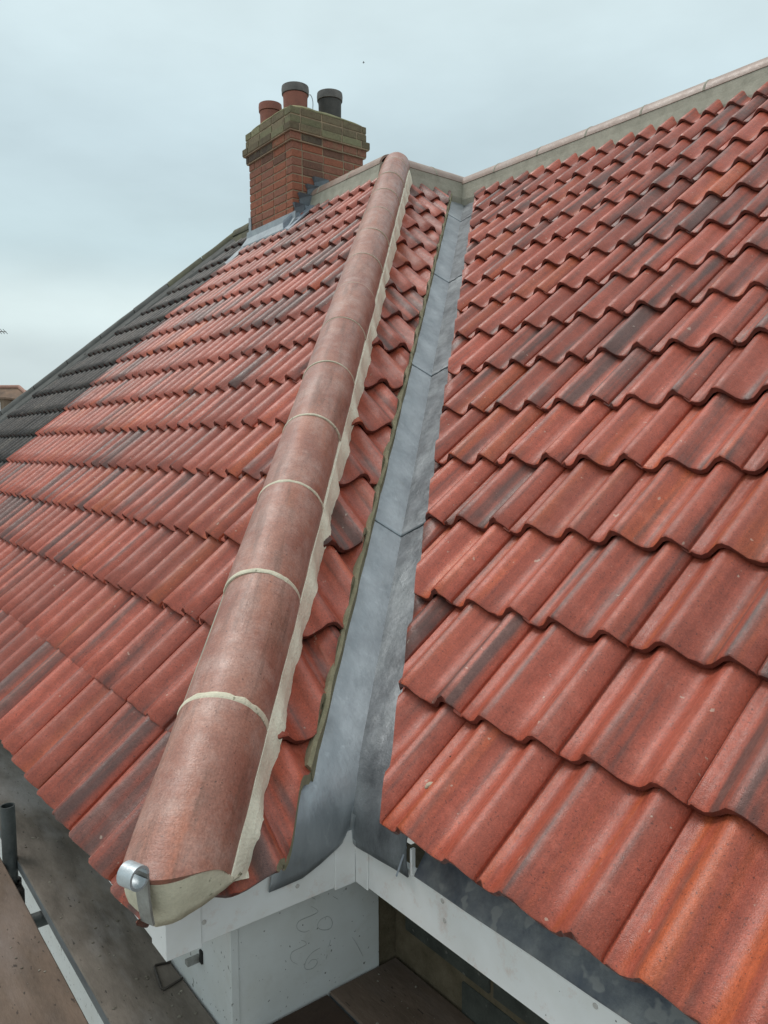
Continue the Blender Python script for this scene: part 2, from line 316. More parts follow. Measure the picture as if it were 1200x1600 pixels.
# ------------------------------------------------------------------ roof geometry (solved from the photograph)
PL, PR, PM = 0.7446, 0.6844, 0.7132            # pitches: left slope, right slope, strip between hip and valley
GL, GR, GM = 0.3026, 0.3116, 0.3045            # gauges
MX = 0.5031; ZR = 0.0905; W = 3.3155; H = 3.0552; WM = 3.5315
AB = 5.305
nL = Vector((-math.sin(PL), 0, math.cos(PL))); nR = Vector((-math.sin(PR), 0, math.cos(PR))); nM = Vector((0, -math.sin(PM), math.cos(PM)))
HIP = Vector((W, WM, H)); hd = HIP.normalized(); hp = Vector((HIP.x, HIP.y, 0)).normalized(); hn = Vector((hp.y, -hp.x, 0)); hu = hn.cross(hd)
if hu.z < 0: hu = -hu
V0 = Vector((MX, 0.1046, ZR)); V1 = Vector((4.1127, 3.5092, 3.0359)); vd = (V1 - V0).normalized()
vp = Vector((vd.x, vd.y, 0)).normalized(); vn = Vector((vp.y, -vp.x, 0))
HR = 3.0359; WR = MX + 14.951 * GR * math.cos(PR); RXR = WR   # right ridge X
def frame(kind):
    if kind == 'M': ex = Vector((1, 0, 0)); ey = Vector((0, math.cos(PM), math.sin(PM))); ez = nM; o = Vector((0, 0, 0))
    elif kind == 'R': ex = Vector((0, -1, 0)); ey = Vector((math.cos(PR), 0, math.sin(PR))); ez = nR; o = Vector((MX, 0, ZR))
    else: ex = Vector((0, -1, 0)); ey = Vector((math.cos(PL), 0, math.sin(PL))); ez = nL; o = Vector((0, 0, 0))
    return o, ex, ey, ez

# ---- one tile: local x across (left to right seen from below), y up the slope, z out of the roof
AMP = 0.050; LIFT = 0.027; THK = 0.019
def prof(v):   # v in 0..1 of the cover width
    def roll(c, wdt): return ((1 + math.cos(max(-math.pi, min(math.pi, 2 * math.pi * (v - c) / wdt)))) / 2) ** 1.28
    return AMP * max(roll(0.335, 0.52), roll(0.845, 0.50), roll(-0.155, 0.50), roll(1.335, 0.52))
def tile_bm(w, g, var, cols=None):
    rnd = random.Random(var * 13 + 5)
    if cols is None:
        cols = [-0.016 / w, -0.002 / w, 0.0035 / w, 0.007 / w, 0.06, 0.11, 0.17, 0.225, 0.28, 0.335, 0.39, 0.445, 0.5, 0.555, 0.61, 0.67, 0.73, 0.79, 0.845, 0.9, 0.95, 1 - 0.0035 / w, 1 - 0.001 / w]
    L = g + 0.045
    rows = [0.0, 0.005, 0.09, 0.2, L]
    bm = bmesh.new(); top = []; bot = []
    for j, s in enumerate(rows):
        line = []
        for i, v in enumerate(cols):
            h = prof(v) + LIFT * (1 - s / g) - (0.20 * AMP + LIFT)
            if v * w < 0.003: h -= 0.011
            elif v * w < 0.0068: h -= 0.004
            if v > 0.995: h -= 0.0025
            if j == 0: h -= 0.0045
            sj = s
            if j < 2:
                sj += nz(i * 0.9 + var * 7.1, var) * 0.0022
                if rnd.random() < 0.12: sj += 0.0025
                if rnd.random() < 0.05: sj += 0.006
            line.append(bm.verts.new((v * w, sj, h + (nz(v * 3, s * 6, var) * 0.0014))))
        top.append(line)
    for s in (0.0, L):
        line = []
        for i, v in enumerate(cols):
            h = prof(v) * 0.98 + LIFT * (1 - s / g) - (0.20 * AMP + LIFT) - THK + nz(i * 1.3 + var, 4) * 0.0015
            if v * w < 0.003: h -= 0.003
            line.append(bm.verts.new((v * w, s + 0.001, h)))
        bot.append(line)
    n = len(cols)
    for a, b in zip(top[:-1], top[1:]):
        for i in range(n - 1):
            f = bm.faces.new((a[i], a[i + 1], b[i + 1], b[i])); f.smooth = True
    a, b = bot
    for i in range(n - 1):
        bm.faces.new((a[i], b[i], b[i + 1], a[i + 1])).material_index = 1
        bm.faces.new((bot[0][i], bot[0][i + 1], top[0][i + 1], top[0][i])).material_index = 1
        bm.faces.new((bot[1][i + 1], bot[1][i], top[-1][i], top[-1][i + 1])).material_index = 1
    for i in (0, n - 1):
        ring = [r[i] for r in top] + [bot[1][i], bot[0][i]]
        bm.faces.new(ring if i == 0 else ring[::-1]).material_index = 0
    for j in range(2):
        for i in range(n - 1):
            e = bm.edges.get((top[j][i], top[j][i + 1]))
            if e and j == 0: e.smooth = False
    bmesh.ops.recalc_face_normals(bm, faces=bm.faces)
    return bm
tile_cache = {}
def tile_mesh(w, g, var, mats):
    k = (round(w, 4), round(g, 4), var, mats)
    if k not in tile_cache:
        me = bpy.data.meshes.new('roof_tile'); bm = tile_bm(w, g, var); bm.to_mesh(me); bm.free()
        for m in mats: me.materials.append(M[m])
        tile_cache[k] = me
    return tile_cache[k]
def place_tile(kind, w, g, u, s, clips, parent, mats, color, var, jit=1.0, extra_s=0.0, dz=0.0):
    """u = world coordinate of the tile's left edge along its course."""
    o, ex, ey, ez = frame(kind)
    uu = u if kind == 'M' else -u
    org = o + ex * uu + ey * (s + extra_s + random.uniform(-0.0028, 0.0028) * jit) + ez * random.uniform(-0.0022, 0.0022) * jit + Vector((0, 0, dz))
    a = random.uniform(-0.008, 0.008) * jit; b_ = random.uniform(-0.004, 0.004) * jit
    x2 = (ex * math.cos(a) + ey * math.sin(a)); y2 = (ey * math.cos(a) - ex * math.sin(a))
    x2 = (x2 * math.cos(b_) + ez * math.sin(b_)).normalized(); z2 = x2.cross(y2).normalized()
    vc = -1
    mw = Matrix(((x2.x, y2.x, z2.x, org.x), (x2.y, y2.y, z2.y, org.y), (x2.z, y2.z, z2.z, org.z), (0, 0, 0, 1)))
    corners = [mw @ Vector((cx, cy, 0.0)) for cx in (-0.016, w) for cy in (0, g + 0.045)]
    cut = []
    for p, n in clips:
        ds = [(c - p).dot(n) for c in corners]
        if max(ds) < 0.004: return None
        if min(ds) < 0: cut.append((p, n))
    if not cut:
        me = tile_mesh(w, g, var, mats)
    else:
        bm = tile_bm(w, g, var); inv = mw.inverted(); r3 = inv.to_3x3()
        for p, n in cut:
            res = bmesh.ops.bisect_plane(bm, geom=bm.verts[:] + bm.edges[:] + bm.faces[:], dist=1e-5, plane_co=inv @ p, plane_no=(r3 @ n), clear_inner=True)
            es = [e for e in res['geom_cut'] if isinstance(e, bmesh.types.BMEdge) and e.is_valid]
            if es:
                try:
                    fl = bmesh.ops.triangle_fill(bm, edges=es, use_beauty=True)
                    for f in fl['geom']:
                        if isinstance(f, bmesh.types.BMFace): f.material_index = 2 if (kind == 'M' and n.dot(vn) < -0.9) else 1; f.smooth = False
                except Exception: pass
        if not bm.faces: bm.free(); return None
        if sum(f.calc_area() for f in bm.faces) < 0.004: bm.free(); return None
        bmesh.ops.recalc_face_normals(bm, faces=bm.faces)
        me = bpy.data.meshes.new('cut_tile'); bm.to_mesh(me); bm.free()
        for m in mats + ('valley_mortar',): me.materials.append(M[m])
    ob = link('tile', me, [], parent, mw=mw); ob.color = color
    return ob
def tile_colour(zone='mid'):
    r = random.random()
    dark = random.uniform(0.27, 0.43); org = random.uniform(0.18, 0.40)
    if r < 0.05: dark = random.uniform(0.47, 0.53); org *= 0.7
    elif r < 0.13: org = random.uniform(0.42, 0.52); dark *= 0.85
    elif r < 0.30: dark = random.uniform(0.43, 0.50)
    return (dark, org, random.random(), 1)

# ================================================================== RIGHT SLOPE
clip_valley_R = (V0 + vn * 0.095, vn)
clip_top_R = (Vector((RXR - 0.075, 0, 0)), Vector((-1, 0, 0)))
roofR = empty('tiled_roof', 'large red roof slope on the right of the lead valley, tiles streaked orange and grey', 'roof', (MX, 0, ZR))
wR = 0.30; R0 = -0.0293
for n in range(15):
    s = n * GR
    ytop = 0.1046 + s * math.cos(PR) + 0.6
    i = -16
    while i < 9:
        left = R0 - wR * (i - 1)            # joint J_i is the left edge of tile i+1; here tile i spans left..left-w
        if left < ytop + 0.2 and left - wR > -2.35 + 0.05 * n:
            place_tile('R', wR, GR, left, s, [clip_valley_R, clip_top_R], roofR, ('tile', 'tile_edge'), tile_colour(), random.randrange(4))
        i += 1
def sheet(name, pts, mat, parent, thick=0.006):
    n = (Vector(pts[1]) - Vector(pts[0])).cross(Vector(pts[2]) - Vector(pts[0])).normalized()
    if n.z < 0: n = -n
    V = [Vector(p) for p in pts] + [Vector(p) - n * thick for p in pts]; k = len(pts)
    F = [tuple(range(k)), tuple(range(k, 2 * k))[::-1]] + [(i, i + k, (i + 1) % k + k, (i + 1) % k) for i in range(k)]
    bm = bmesh.new(); vs = [bm.verts.new(v) for v in V]
    for f in F: bm.faces.new([vs[i] for i in f])
    return link(name, frombm(name, bm), mat, parent)
def on(kind, u, s, h):
    o, ex, ey, ez = frame(kind); return o + ex * (u if kind == 'M' else -u) + ey * s + ez * h
SR = (RXR - MX) / math.cos(PR)
hfelt = -0.085
def vpt(t, side, h):      # on the R plane beside the valley line
    p = V0 + vd * t + vn * side
    return Vector((p.x, p.y, ZR + (p.x - MX) * math.tan(PR))) + nR * h
sheet('underlay', [on('R', -2.6, 0.09, hfelt), vpt(0.03, 0.06, hfelt), vpt(5.74, 0.06, hfelt), on('R', -2.6, SR, hfelt)], M['felt'], roofR)

# ================================================================== STRIP BETWEEN HIP AND VALLEY
roofM = empty('tiled_roof', 'narrow strip of red cut tiles between the long hip capping and the grey lead valley', 'roof', (0.25, 0.03, 0))
clip_valley_M = (V0 - vn * 0.098, -vn)
clip_hip_M = (hn * 0.045, hn)
clip_top_M = (Vector((0, WM - 0.075, 0)), Vector((0, -1, 0)))
SM = WM / math.cos(PM)
for n in range(16):
    s = n * GM + 0.014 + (0.02 if n == 0 else 0)
    y = s * math.cos(PM); xa = y * 0.94 - 0.2; xb = y * 1.06 + 0.75
    j = math.floor(xa / 0.3)
    while j * 0.3 < xb:
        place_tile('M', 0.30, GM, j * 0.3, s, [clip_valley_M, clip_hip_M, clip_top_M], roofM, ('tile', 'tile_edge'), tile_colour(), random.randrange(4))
        j += 1
sheet('underlay', [on('M', 0.2, 0.34, hfelt), on('M', 0.60, 0.34, hfelt), Vector((V1.x - 0.03, WM, H - 0.11)), Vector((W, WM, H - 0.11))], M['felt'], roofM)

# ================================================================== LEFT SLOPE
roofL = empty('tiled_roof', 'large red roof slope left of the hip, wavy courses running down to the scaffold boards', 'roof', (0, 2.5, 0))
wL = 0.2868; L0 = 0.2552
clip_hip_L = (hn * -0.045, -hn)
clip_top_L = (Vector((W - 0.075, 0, 0)), Vector((-1, 0, 0)))
clip_ab = (Vector((0, AB, 0)), Vector((0, -1, 0)))
CX0, CX1, CY0, CY1 = 3.04, 3.79, 4.5, 5.26
for n in range(15):
    s = n * GL
    for k in range(-3 if n else -1, 18):
        left = L0 + wL * (k + 1)
        if n >= 12 and CY0 + 0.02 < left - wL and left < CY1 and s * math.cos(PL) > CX0: continue
        cl = [clip_hip_L, clip_top_L]
        if k == 17: cl.append(clip_ab)
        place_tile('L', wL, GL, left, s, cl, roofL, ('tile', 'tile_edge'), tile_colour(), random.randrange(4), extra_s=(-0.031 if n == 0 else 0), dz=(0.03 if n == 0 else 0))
SL = W / math.cos(PL)
sheet('underlay', [on('L', 8.4, 0.09, hfelt), on('L', 0.25, 0.09, hfelt), on('L', WM, SL, hfelt), on('L', 5.9, SL, hfelt)], M['felt'], roofL)

# ---- neighbour's dark roof
roofN = empty('tiled_roof', 'old black roof slope beyond the red tiles, ending in a grey hip', 'roof', (0, 6.6, 0))
YA, YB = 6.0, 8.65
NH0 = Vector((W, YA, H + 0.0)); NH1 = Vector((0, YB, 0.0)); nhd = (NH1 - NH0).normalized(); nhp = Vector((nhd.x, nhd.y, 0)).normalized()
nhn = Vector((nhp.y, -nhp.x, 0))
if nhn.y > 0: nhn = -nhn
clip_hip_N = (NH0 + nhn * 0.04, nhn)
clip_abN = (Vector((0, AB + 0.003, 0)), Vector((0, 1, 0)))
for n in range(15):
    s = n * GL
    for k in range(17, 31):
        left = L0 + wL * (k + 1)
        cl = [clip_hip_N, clip_top_L]
        if k == 17: cl.append(clip_abN)
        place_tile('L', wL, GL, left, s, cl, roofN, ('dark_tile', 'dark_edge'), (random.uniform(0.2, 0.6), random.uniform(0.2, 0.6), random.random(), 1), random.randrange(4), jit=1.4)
def half_round(axis, side, upv, a, b, r, thick, ends=None, seg=22, var=0, wob=0.0, legs=0.0):
    """Closed half-round shell between parameters a and b; axis(t) gives the centre line."""
    V = []; rows = 7
    for j in range(rows):
        for layer in (0, 1):
            for i in range(seg + 1):
                ph = -math.pi / 2 + math.pi * i / seg
                ta, tb = a, b
                if ends: ta = ends(ph)
                t = ta + (tb - ta) * j / (rows - 1)
                rr = r - layer * thick + nz(var * 3.1 + t * 5, ph * 1.5, layer) * wob
                leg_ = legs * max(0.0, abs(ph) / (math.pi / 2) - 0.93) / 0.07
                V.append(axis(t) + side * (rr * math.sin(ph)) + upv * (rr * math.cos(ph) - leg_))
    m = seg + 1; F = []
    def idx(j, l, i): return (j * 2 + l) * m + i
    for j in range(rows - 1):
        for i in range(seg):
            F.append((idx(j, 0, i), idx(j, 0, i + 1), idx(j + 1, 0, i + 1), idx(j + 1, 0, i)))
            F.append((idx(j, 1, i), idx(j + 1, 1, i), idx(j + 1, 1, i + 1), idx(j, 1, i + 1)))
        for i in (0, seg):
            F.append((idx(j, 0, i), idx(j + 1, 0, i), idx(j + 1, 1, i), idx(j, 1, i)))
    for j in (0, rows - 1):
        for i in range(seg): F.append((idx(j, 0, i), idx(j, 0, i + 1), idx(j, 1, i + 1), idx(j, 1, i)))
    bm = bmesh.new(); vs = [bm.verts.new(v) for v in V]
    for f in F: bm.faces.new([vs[i] for i in f])
    me = frombm('cap', bm, True)
    for p in me.polygons:
        c = p.center
        if abs(p.area) < 0 : p.use_smooth = False
    me.set_sharp_from_angle(angle=rad(40))
    return me
def local_link(name, me, mat, parent, org, zdir, ydir):
    """Re-express a world-space mesh in a local frame (z along the cap) so its grain follows it."""
    z = zdir.normalized(); y = (ydir - z * ydir.dot(z)).normalized(); x = y.cross(z)
    mw = Matrix(((x.x, y.x, z.x, org.x), (x.y, y.y, z.y, org.y), (x.z, y.z, z.z, org.z), (0, 0, 0, 1)))
    me.transform(mw.inverted()); return link(name, me, mat, parent, mw=mw)
# neighbour hip and ridge caps (parts of the dark roof)
nup = nhn.cross(nhd)
if nup.z < 0: nup = -nup
nlen = (NH1 - NH0).length; k = 0; t = 0.0
while t < nlen - 0.1:
    e = min(t + 0.44, nlen)
    me = half_round(lambda q: NH0 + nhd * q + nup * 0.0, nhn, nup, t, e - 0.008, 0.085, 0.014, var=k, wob=0.004)
    local_link('hip_tile', me, M['grey_cap'] if t > 0.6 else M['moss_cap'], roofN, NH0 + nhd * t, nhd, nup); t = e; k += 1
bm = bmesh.new()
rows = []
for i in range(14):
    t = nlen * i / 13; c = NH0 + nhd * t
    rows.append([c + nhn * 0.19 + nup * -0.10, c + nhn * 0.16 + nup * -0.045, c + nhn * 0.075 + nup * 0.02, c + nhn * -0.075 + nup * 0.02, c - nhn * 0.18 - nup * 0.1])
link('mortar_bed', strip(rows), M['grey_cap'], roofN)
y = AB + 0.02; k = 0
while y < YA:
    e = min(y + 0.34, YA + 0.03)
    me = half_round(lambda q: Vector((W, q, H + 0.0)), Vector((1, 0, 0)), Vector((0, 0, 1)), y, e - 0.01, 0.095, 0.014, var=k + 9, wob=0.006)
    local_link('ridge_tile', me, M['moss_cap'], roofN, Vector((W, y, H)), Vector((0, 1, 0)), Vector((0, 0, 1))); y = e; k += 1
link('mortar_bed', strip([[Vector((W - 0.14, yy, H - 0.16)), Vector((W - 0.10, yy, H - 0.03)), Vector((W - 0.085, yy, H + 0.0)), Vector((W + 0.085, yy, H)), Vector((W + 0.15, yy, H - 0.14))] for yy in (AB + 0.01, (AB + YA) / 2, YA)]), M['moss_cap'], roofN)

# ================================================================== HIP CAPPING
hip = empty('hip_capping', 'long line of half-round brownish pink hip tiles with cream mortar joints climbing to the ridge', 'hip', tuple(hd * 0.05))
HB = 0.024; RC = 0.108
def hip_axis(t): return hd * t + hn * (0.0115 * max(0, t - 0.2)) + hu * HB
joints = [0.483, 0.915, 1.343, 1.763, 2.189, 2.625, 3.047, 3.47, 3.89, 4.31, 4.73, 5.15, 5.56]
def hip_end(ph):
    x = math.sin(ph); return 0.046 + 0.068 * x * x + (0.004 if x > 0 else -0.004) * abs(x)
bounds = [None] + joints + [5.75]
for i in range(len(bounds) - 1):
    a = bounds[i] if bounds[i] is not None else 0.046
    jw = max(0.003, 0.0085 - 0.0011 * i)
    b = bounds[i + 1] - (jw if i < len(bounds) - 2 else 0); a2 = a + (jw if i else 0)
    rr = RC - (0.0015 if i % 2 else 0) - i * 0.0003
    jx, jz, jr = random.uniform(-.0025, .0025), random.uniform(-.0015, .002), random.uniform(-.004, .004)
    ax = (lambda q, a0=a, jx=jx, jz=jz, jr=jr: hip_axis(q) + hn * (jx + jr * (q - a0)) + hu * jz)
    me = half_round(ax, hn, hu, a2, b, rr, 0.016, ends=hip_end if i == 0 else None, var=i, wob=0.0022, seg=32, legs=0.014)
    local_link('hip_tile', me, M['cap'], hip, hip_axis(a), hd, hu)
for i, t in enumerate(joints):   # mortar pointed into each butt joint, smeared a little over the tile
    rows = []; seg = 30; jw = max(0.0018, 0.0088 - 0.0014 * i); 
    for k in range(seg + 1):
        ph = rad(-92) + rad(184) * k / seg
        w1 = jw * (1 + 0.45 * nz(k * 0.6, i * 3.3)); w2 = jw * (1 + 0.5 * nz(k * 0.5, i * 2.1 + 9))
        hgt = RC + 0.0022 + 0.001 * nz(k * 0.8, i) - (0.0012 if i > 4 else 0) - i * 0.00025
        def pt(tt, r): return hip_axis(tt) + hn * (r * math.sin(ph)) + hu * (r * math.cos(ph))
        rows.append([pt(t - w1, RC - 0.012), pt(t - w1, hgt - 0.0015), pt(t - w1 * 0.4, hgt), pt(t + w2 * 0.4, hgt), pt(t + w2, hgt - 0.0015), pt(t + w2, RC - 0.012)])
    link('mortar_joint', strip(rows, smooth=False), M['mortar'], hip)
def tile_top_M(p):
    y = max(0.0, p.y / math.cos(PM) - 0.014); n = math.floor(y / GM); fr = y / GM - n
    if n == 0: fr = max(0.0, fr - 0.02 / GM)
    return prof((p.x / 0.30) % 1.0) + LIFT * (1 - fr) - (0.20 * AMP + LIFT)
rows = []; Nn = 420; prev = None
for i in range(Nn + 1):           # bedding mortar on the strip side, smeared down on to each tile
    t = 0.112 + (5.66 - 0.112) * i / Nn; to_ = t + 0.085 * max(0.0, 1 - (t - 0.112) / 0.22)
    off = 0.0115 * max(0, t - 0.2); sd_ = RC - 0.001
    wdt = 0.010 + 0.007 * nz(t * 7, 3) + 0.005 * nz(t * 19, 5) + 0.002 * nz(t * 60, 1)
    if t > 3.5: wdt *= 0.7
    so_ = sd_ + off + 0.003 + max(0.002, wdt)
    def q(side, h): return hd * t + hn * (side + off) + hu * h
    pm_ = hd * to_ + hn * so_; pm_ = Vector((pm_.x, pm_.y, pm_.y * math.tan(PM)))
    ht = tile_top_M(pm_)
    prev = ht if prev is None else prev * 0.5 + ht * 0.5
    pc = pm_ + nM * (prev + 0.004); hcap = HB - 0.012 + 0.004 * nz(t * 13, 8)
    a_ = q(sd_ - 0.02, HB + 0.004); b_ = q(sd_ + 0.003, hcap)
    md = b_.lerp(pc, 0.55) + hu * (0.003 + 0.003 * nz(t * 23, 2)) + hn * 0.002
    rows.append([q(sd_ - 0.022, HB - 0.01 - 0.165 * min(1, max(0, (t - 0.112) / 0.35))), a_, b_, md, pc, pm_ + nM * (-0.07 * min(1, max(0, (t - 0.13) / 0.35))) + hn * 0.004])
link('mortar_bed', strip(rows), M['bed_mortar_brightened'], hip)
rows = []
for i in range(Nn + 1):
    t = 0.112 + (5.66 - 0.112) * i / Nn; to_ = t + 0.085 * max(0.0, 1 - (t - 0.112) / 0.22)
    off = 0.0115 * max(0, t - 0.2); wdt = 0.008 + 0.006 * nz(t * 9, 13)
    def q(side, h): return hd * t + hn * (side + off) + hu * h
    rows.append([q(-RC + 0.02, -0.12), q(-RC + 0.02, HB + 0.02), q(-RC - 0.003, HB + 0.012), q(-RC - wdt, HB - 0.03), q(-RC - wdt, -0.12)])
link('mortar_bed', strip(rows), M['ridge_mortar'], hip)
# end plug of mortar under the first cap
top = []; bot = []; bp = [Vector((-0.022, 0.165, 0.002)), Vector((-0.018, 0.128, 0.012)), Vector((0.0, 0.100, -0.010)), Vector((0.008, 0.052, -0.004)), Vector((0.03, 0.030, 0.004)), Vector((0.052, 0.017, 0.016)), Vector((0.092, 0.006, 0.034)), Vector((0.122, -0.010, 0.058)), Vector((0.150, -0.006, 0.066)), Vector((0.178, 0.012, 0.062))]
seg = 24
for k in range(seg + 1):
    ph = rad(-96) + rad(196) * k / seg; t = hip_end(max(-math.pi / 2, min(math.pi / 2, ph))) + 0.006
    top.append(hip_axis(t) + hn * ((RC - 0.004) * math.sin(ph)) + hu * ((RC - 0.004) * math.cos(ph)))
    f = k / seg * (len(bp) - 1); i = min(int(f), len(bp) - 2); bot.append(bp[i].lerp(bp[i + 1], f - i))
rows = []
for j in range(7):
    f = j / 6
    row = []
    for k in range(seg + 1):
        p = top[k].lerp(bot[k], f)
        bul = math.sin(f * math.pi) * 0.006
        p = p - Vector((hp.x, hp.y, 0)) * (bul + 0.003 * nz(p.x * 40, p.y * 40, p.z * 40))
        row.append(p)
    rows.append(row)
inner = [[p + hd * 0.16 - Vector((0, 0, 0.0)) for p in r] for r in rows]
V = [p for r in rows for p in r]; m_ = seg + 1
F = [(j * m_ + k, j * m_ + k + 1, (j + 1) * m_ + k + 1, (j + 1) * m_ + k) for j in range(6) for k in range(seg)]
V += [hip_axis(0.22)]; ci = len(V) - 1
loop = [k for k in range(m_)] + [j * m_ + seg for j in range(1, 7)] + [6 * m_ + k for k in range(seg - 1, -1, -1)] + [j * m_ for j in range(5, 0, -1)]
F += [(loop[i], ci, loop[(i + 1) % len(loop)]) for i in range(len(loop))]
bm = bmesh.new(); vs = [bm.verts.new(v) for v in V]
for f in F: bm.faces.new([vs[i] for i in f])
link('end_mortar', frombm('end_mortar', bm, True), M['mortar'], hip)

# ================================================================== RIDGES
def ridge(name, label, p0, p1, side, z0, first_gap=0.0, group=None, slope_dir=None, pitch=PL, far=0.45, topoff=0.0):
    """side = horizontal unit vector towards the viewer's slope."""
    p0 = Vector(p0); p1 = Vector(p1); d = (p1 - p0).normalized(); Ln = (p1 - p0).length
    e = empty(name, label, 'ridge', tuple(p0)); e['group'] = 'ridge cappings on the roof'
    upv = Vector((0, 0, 1)); t = 0.0; k = 0
    r, half = 0.105, rad(80)
    # third-round section: chord +-0.11, crown at +0.112
    def sec(tt, var, shrink=0.0, layer=0):
        pts = []
        for i in range(17):
            ph = -half + 2 * half * i / 16; rr = r - layer * 0.016 - shrink
            pts.append(p0 + d * tt + side * (rr * math.sin(ph)) + upv * (z0 + rr * math.cos(ph) + 0.002 * nz(var * 2.7, tt * 4, i * 0.3)))
        return pts
    while t < Ln - 0.02:
        b = min(t + 0.44, Ln)
        rows = [sec(q, k) + sec(q, k, 0, 1)[::-1] for q in (t + 0.004, t + (b - t) * 0.5, b - 0.004)]
        me = strip(rows, smooth=True); me.set_sharp_from_angle(angle=rad(40))
        local_link('ridge_tile', me, M['ridge_cap'], e, p0 + d * t, d, upv)
        if b < Ln:
            rows = [[s1 for s1 in sec(q, 0, -rr)] + sec(q, 0, 0, 1)[::-1] for q, rr in ((b - 0.009, 0.0), (b - 0.005, 0.003), (b + 0.005, 0.003), (b + 0.009, 0.0))]
            link('mortar_joint', strip(rows), M['ridge_mortar'], e)
        t = b; k += 1
    # bedding mortar on both sides
    for sg in (1, -1):
        rows = []; n = max(8, int(Ln * 12))
        for i in range(n + 1):
            q = Ln * i / n; c = p0 + d * q; w_ = 0.008 * nz(q * 6, sg * 3) + 0.004 * nz(q * 23, sg)
            zb = z0 + r * math.cos(half)
            def P(a, z): return c + side * (sg * a) + upv * z
            ca = r * math.sin(half)
            rows.append([P(0.02, zb - 0.2), P(0.02, zb + 0.03), P(ca - 0.012, zb + 0.012), P(ca - 0.003, zb - 0.004), P(ca + 0.008 + w_ * 0.5, zb - 0.06), P(ca + 0.032 + w_, zb - 0.14 + w_), P(ca + 0.03, zb - 0.22)])
        link('mortar_bed', strip(rows), M['ridge_mortar'], e)
    return e
ZC = 0.006
ridge('ridge_capping', 'ridge above the large right slope, pinkish caps over a wide pale mortar bed', (RXR, 3.52, HR), (RXR, -2.4, HR), Vector((-1, 0, 0)), ZC)
ridge('ridge_capping', 'short ridge joining the hip top to the valley head under the sky', (W - 0.02, WM, H), (RXR + 0.05, WM + 0.01, H - 0.012), Vector((0, -1, 0)), ZC + 0.004)
ridge('ridge_capping', 'ridge running from the hip top back to the brick chimney', (W, WM - 0.03, H), (W, CY0 - 0.004, H), Vector((-1, 0, 0)), ZC)

# ================================================================== LEAD VALLEY
valley = empty('valley_gutter', 'grey lead valley running down between cut tiles and spreading over the white fascia corner', 'gutter', tuple(V0))
HV = -0.058
def wing(t, f, lift=0.0):
    """f in -1..1 across the trough: negative towards the strip, positive towards the right slope; f=0 on the fold."""
    base = V0 + vd * t
    if f <= 0:
        p = base + vn * (f * 0.155); z = p.y * math.tan(PM); nrm = nM
    else:
        p = base + vn * (f * 0.155); z = ZR + (p.x - MX) * math.tan(PR); nrm = nR
    q = Vector((p.x, p.y, z))
    # flush trough: 55 mm under the tile plane, softened at the fold
    q = q + Vector((0, 0, HV + lift))
    if f > 0:
        q += nrm * (0.0045 * nz(t * 9, f * 7) + 0.003 * nz(t * 24 + f * 9, f * 16, 2) + 0.0022 * nz(t * 55, f * 20, 7)) * min(1, f * 5)
    else:
        q += nrm * (0.0010 * nz(t * 4, f * 3, 3) + 0.0012 * nz(t * 26, f * 0.8, 9)) * min(1, -f * 6)
    return q
laps = [1.131, 2.423, 3.747, 5.091]
TF = 0.075
fs = [-1, -0.85, -0.7, -0.55, -0.4, -0.25, -0.12, -0.05, 0, 0.05, 0.12, 0.2, 0.3, 0.4, 0.5, 0.6, 0.7, 0.85, 1]
segs = [(TF, laps[0] + 0.08)] + [(laps[i], laps[i + 1] + 0.08) for i in range(3)] + [(laps[3], 5.76)]
FYM, FXR = 0.1705, 0.5725       # planes just in front of the two fascias
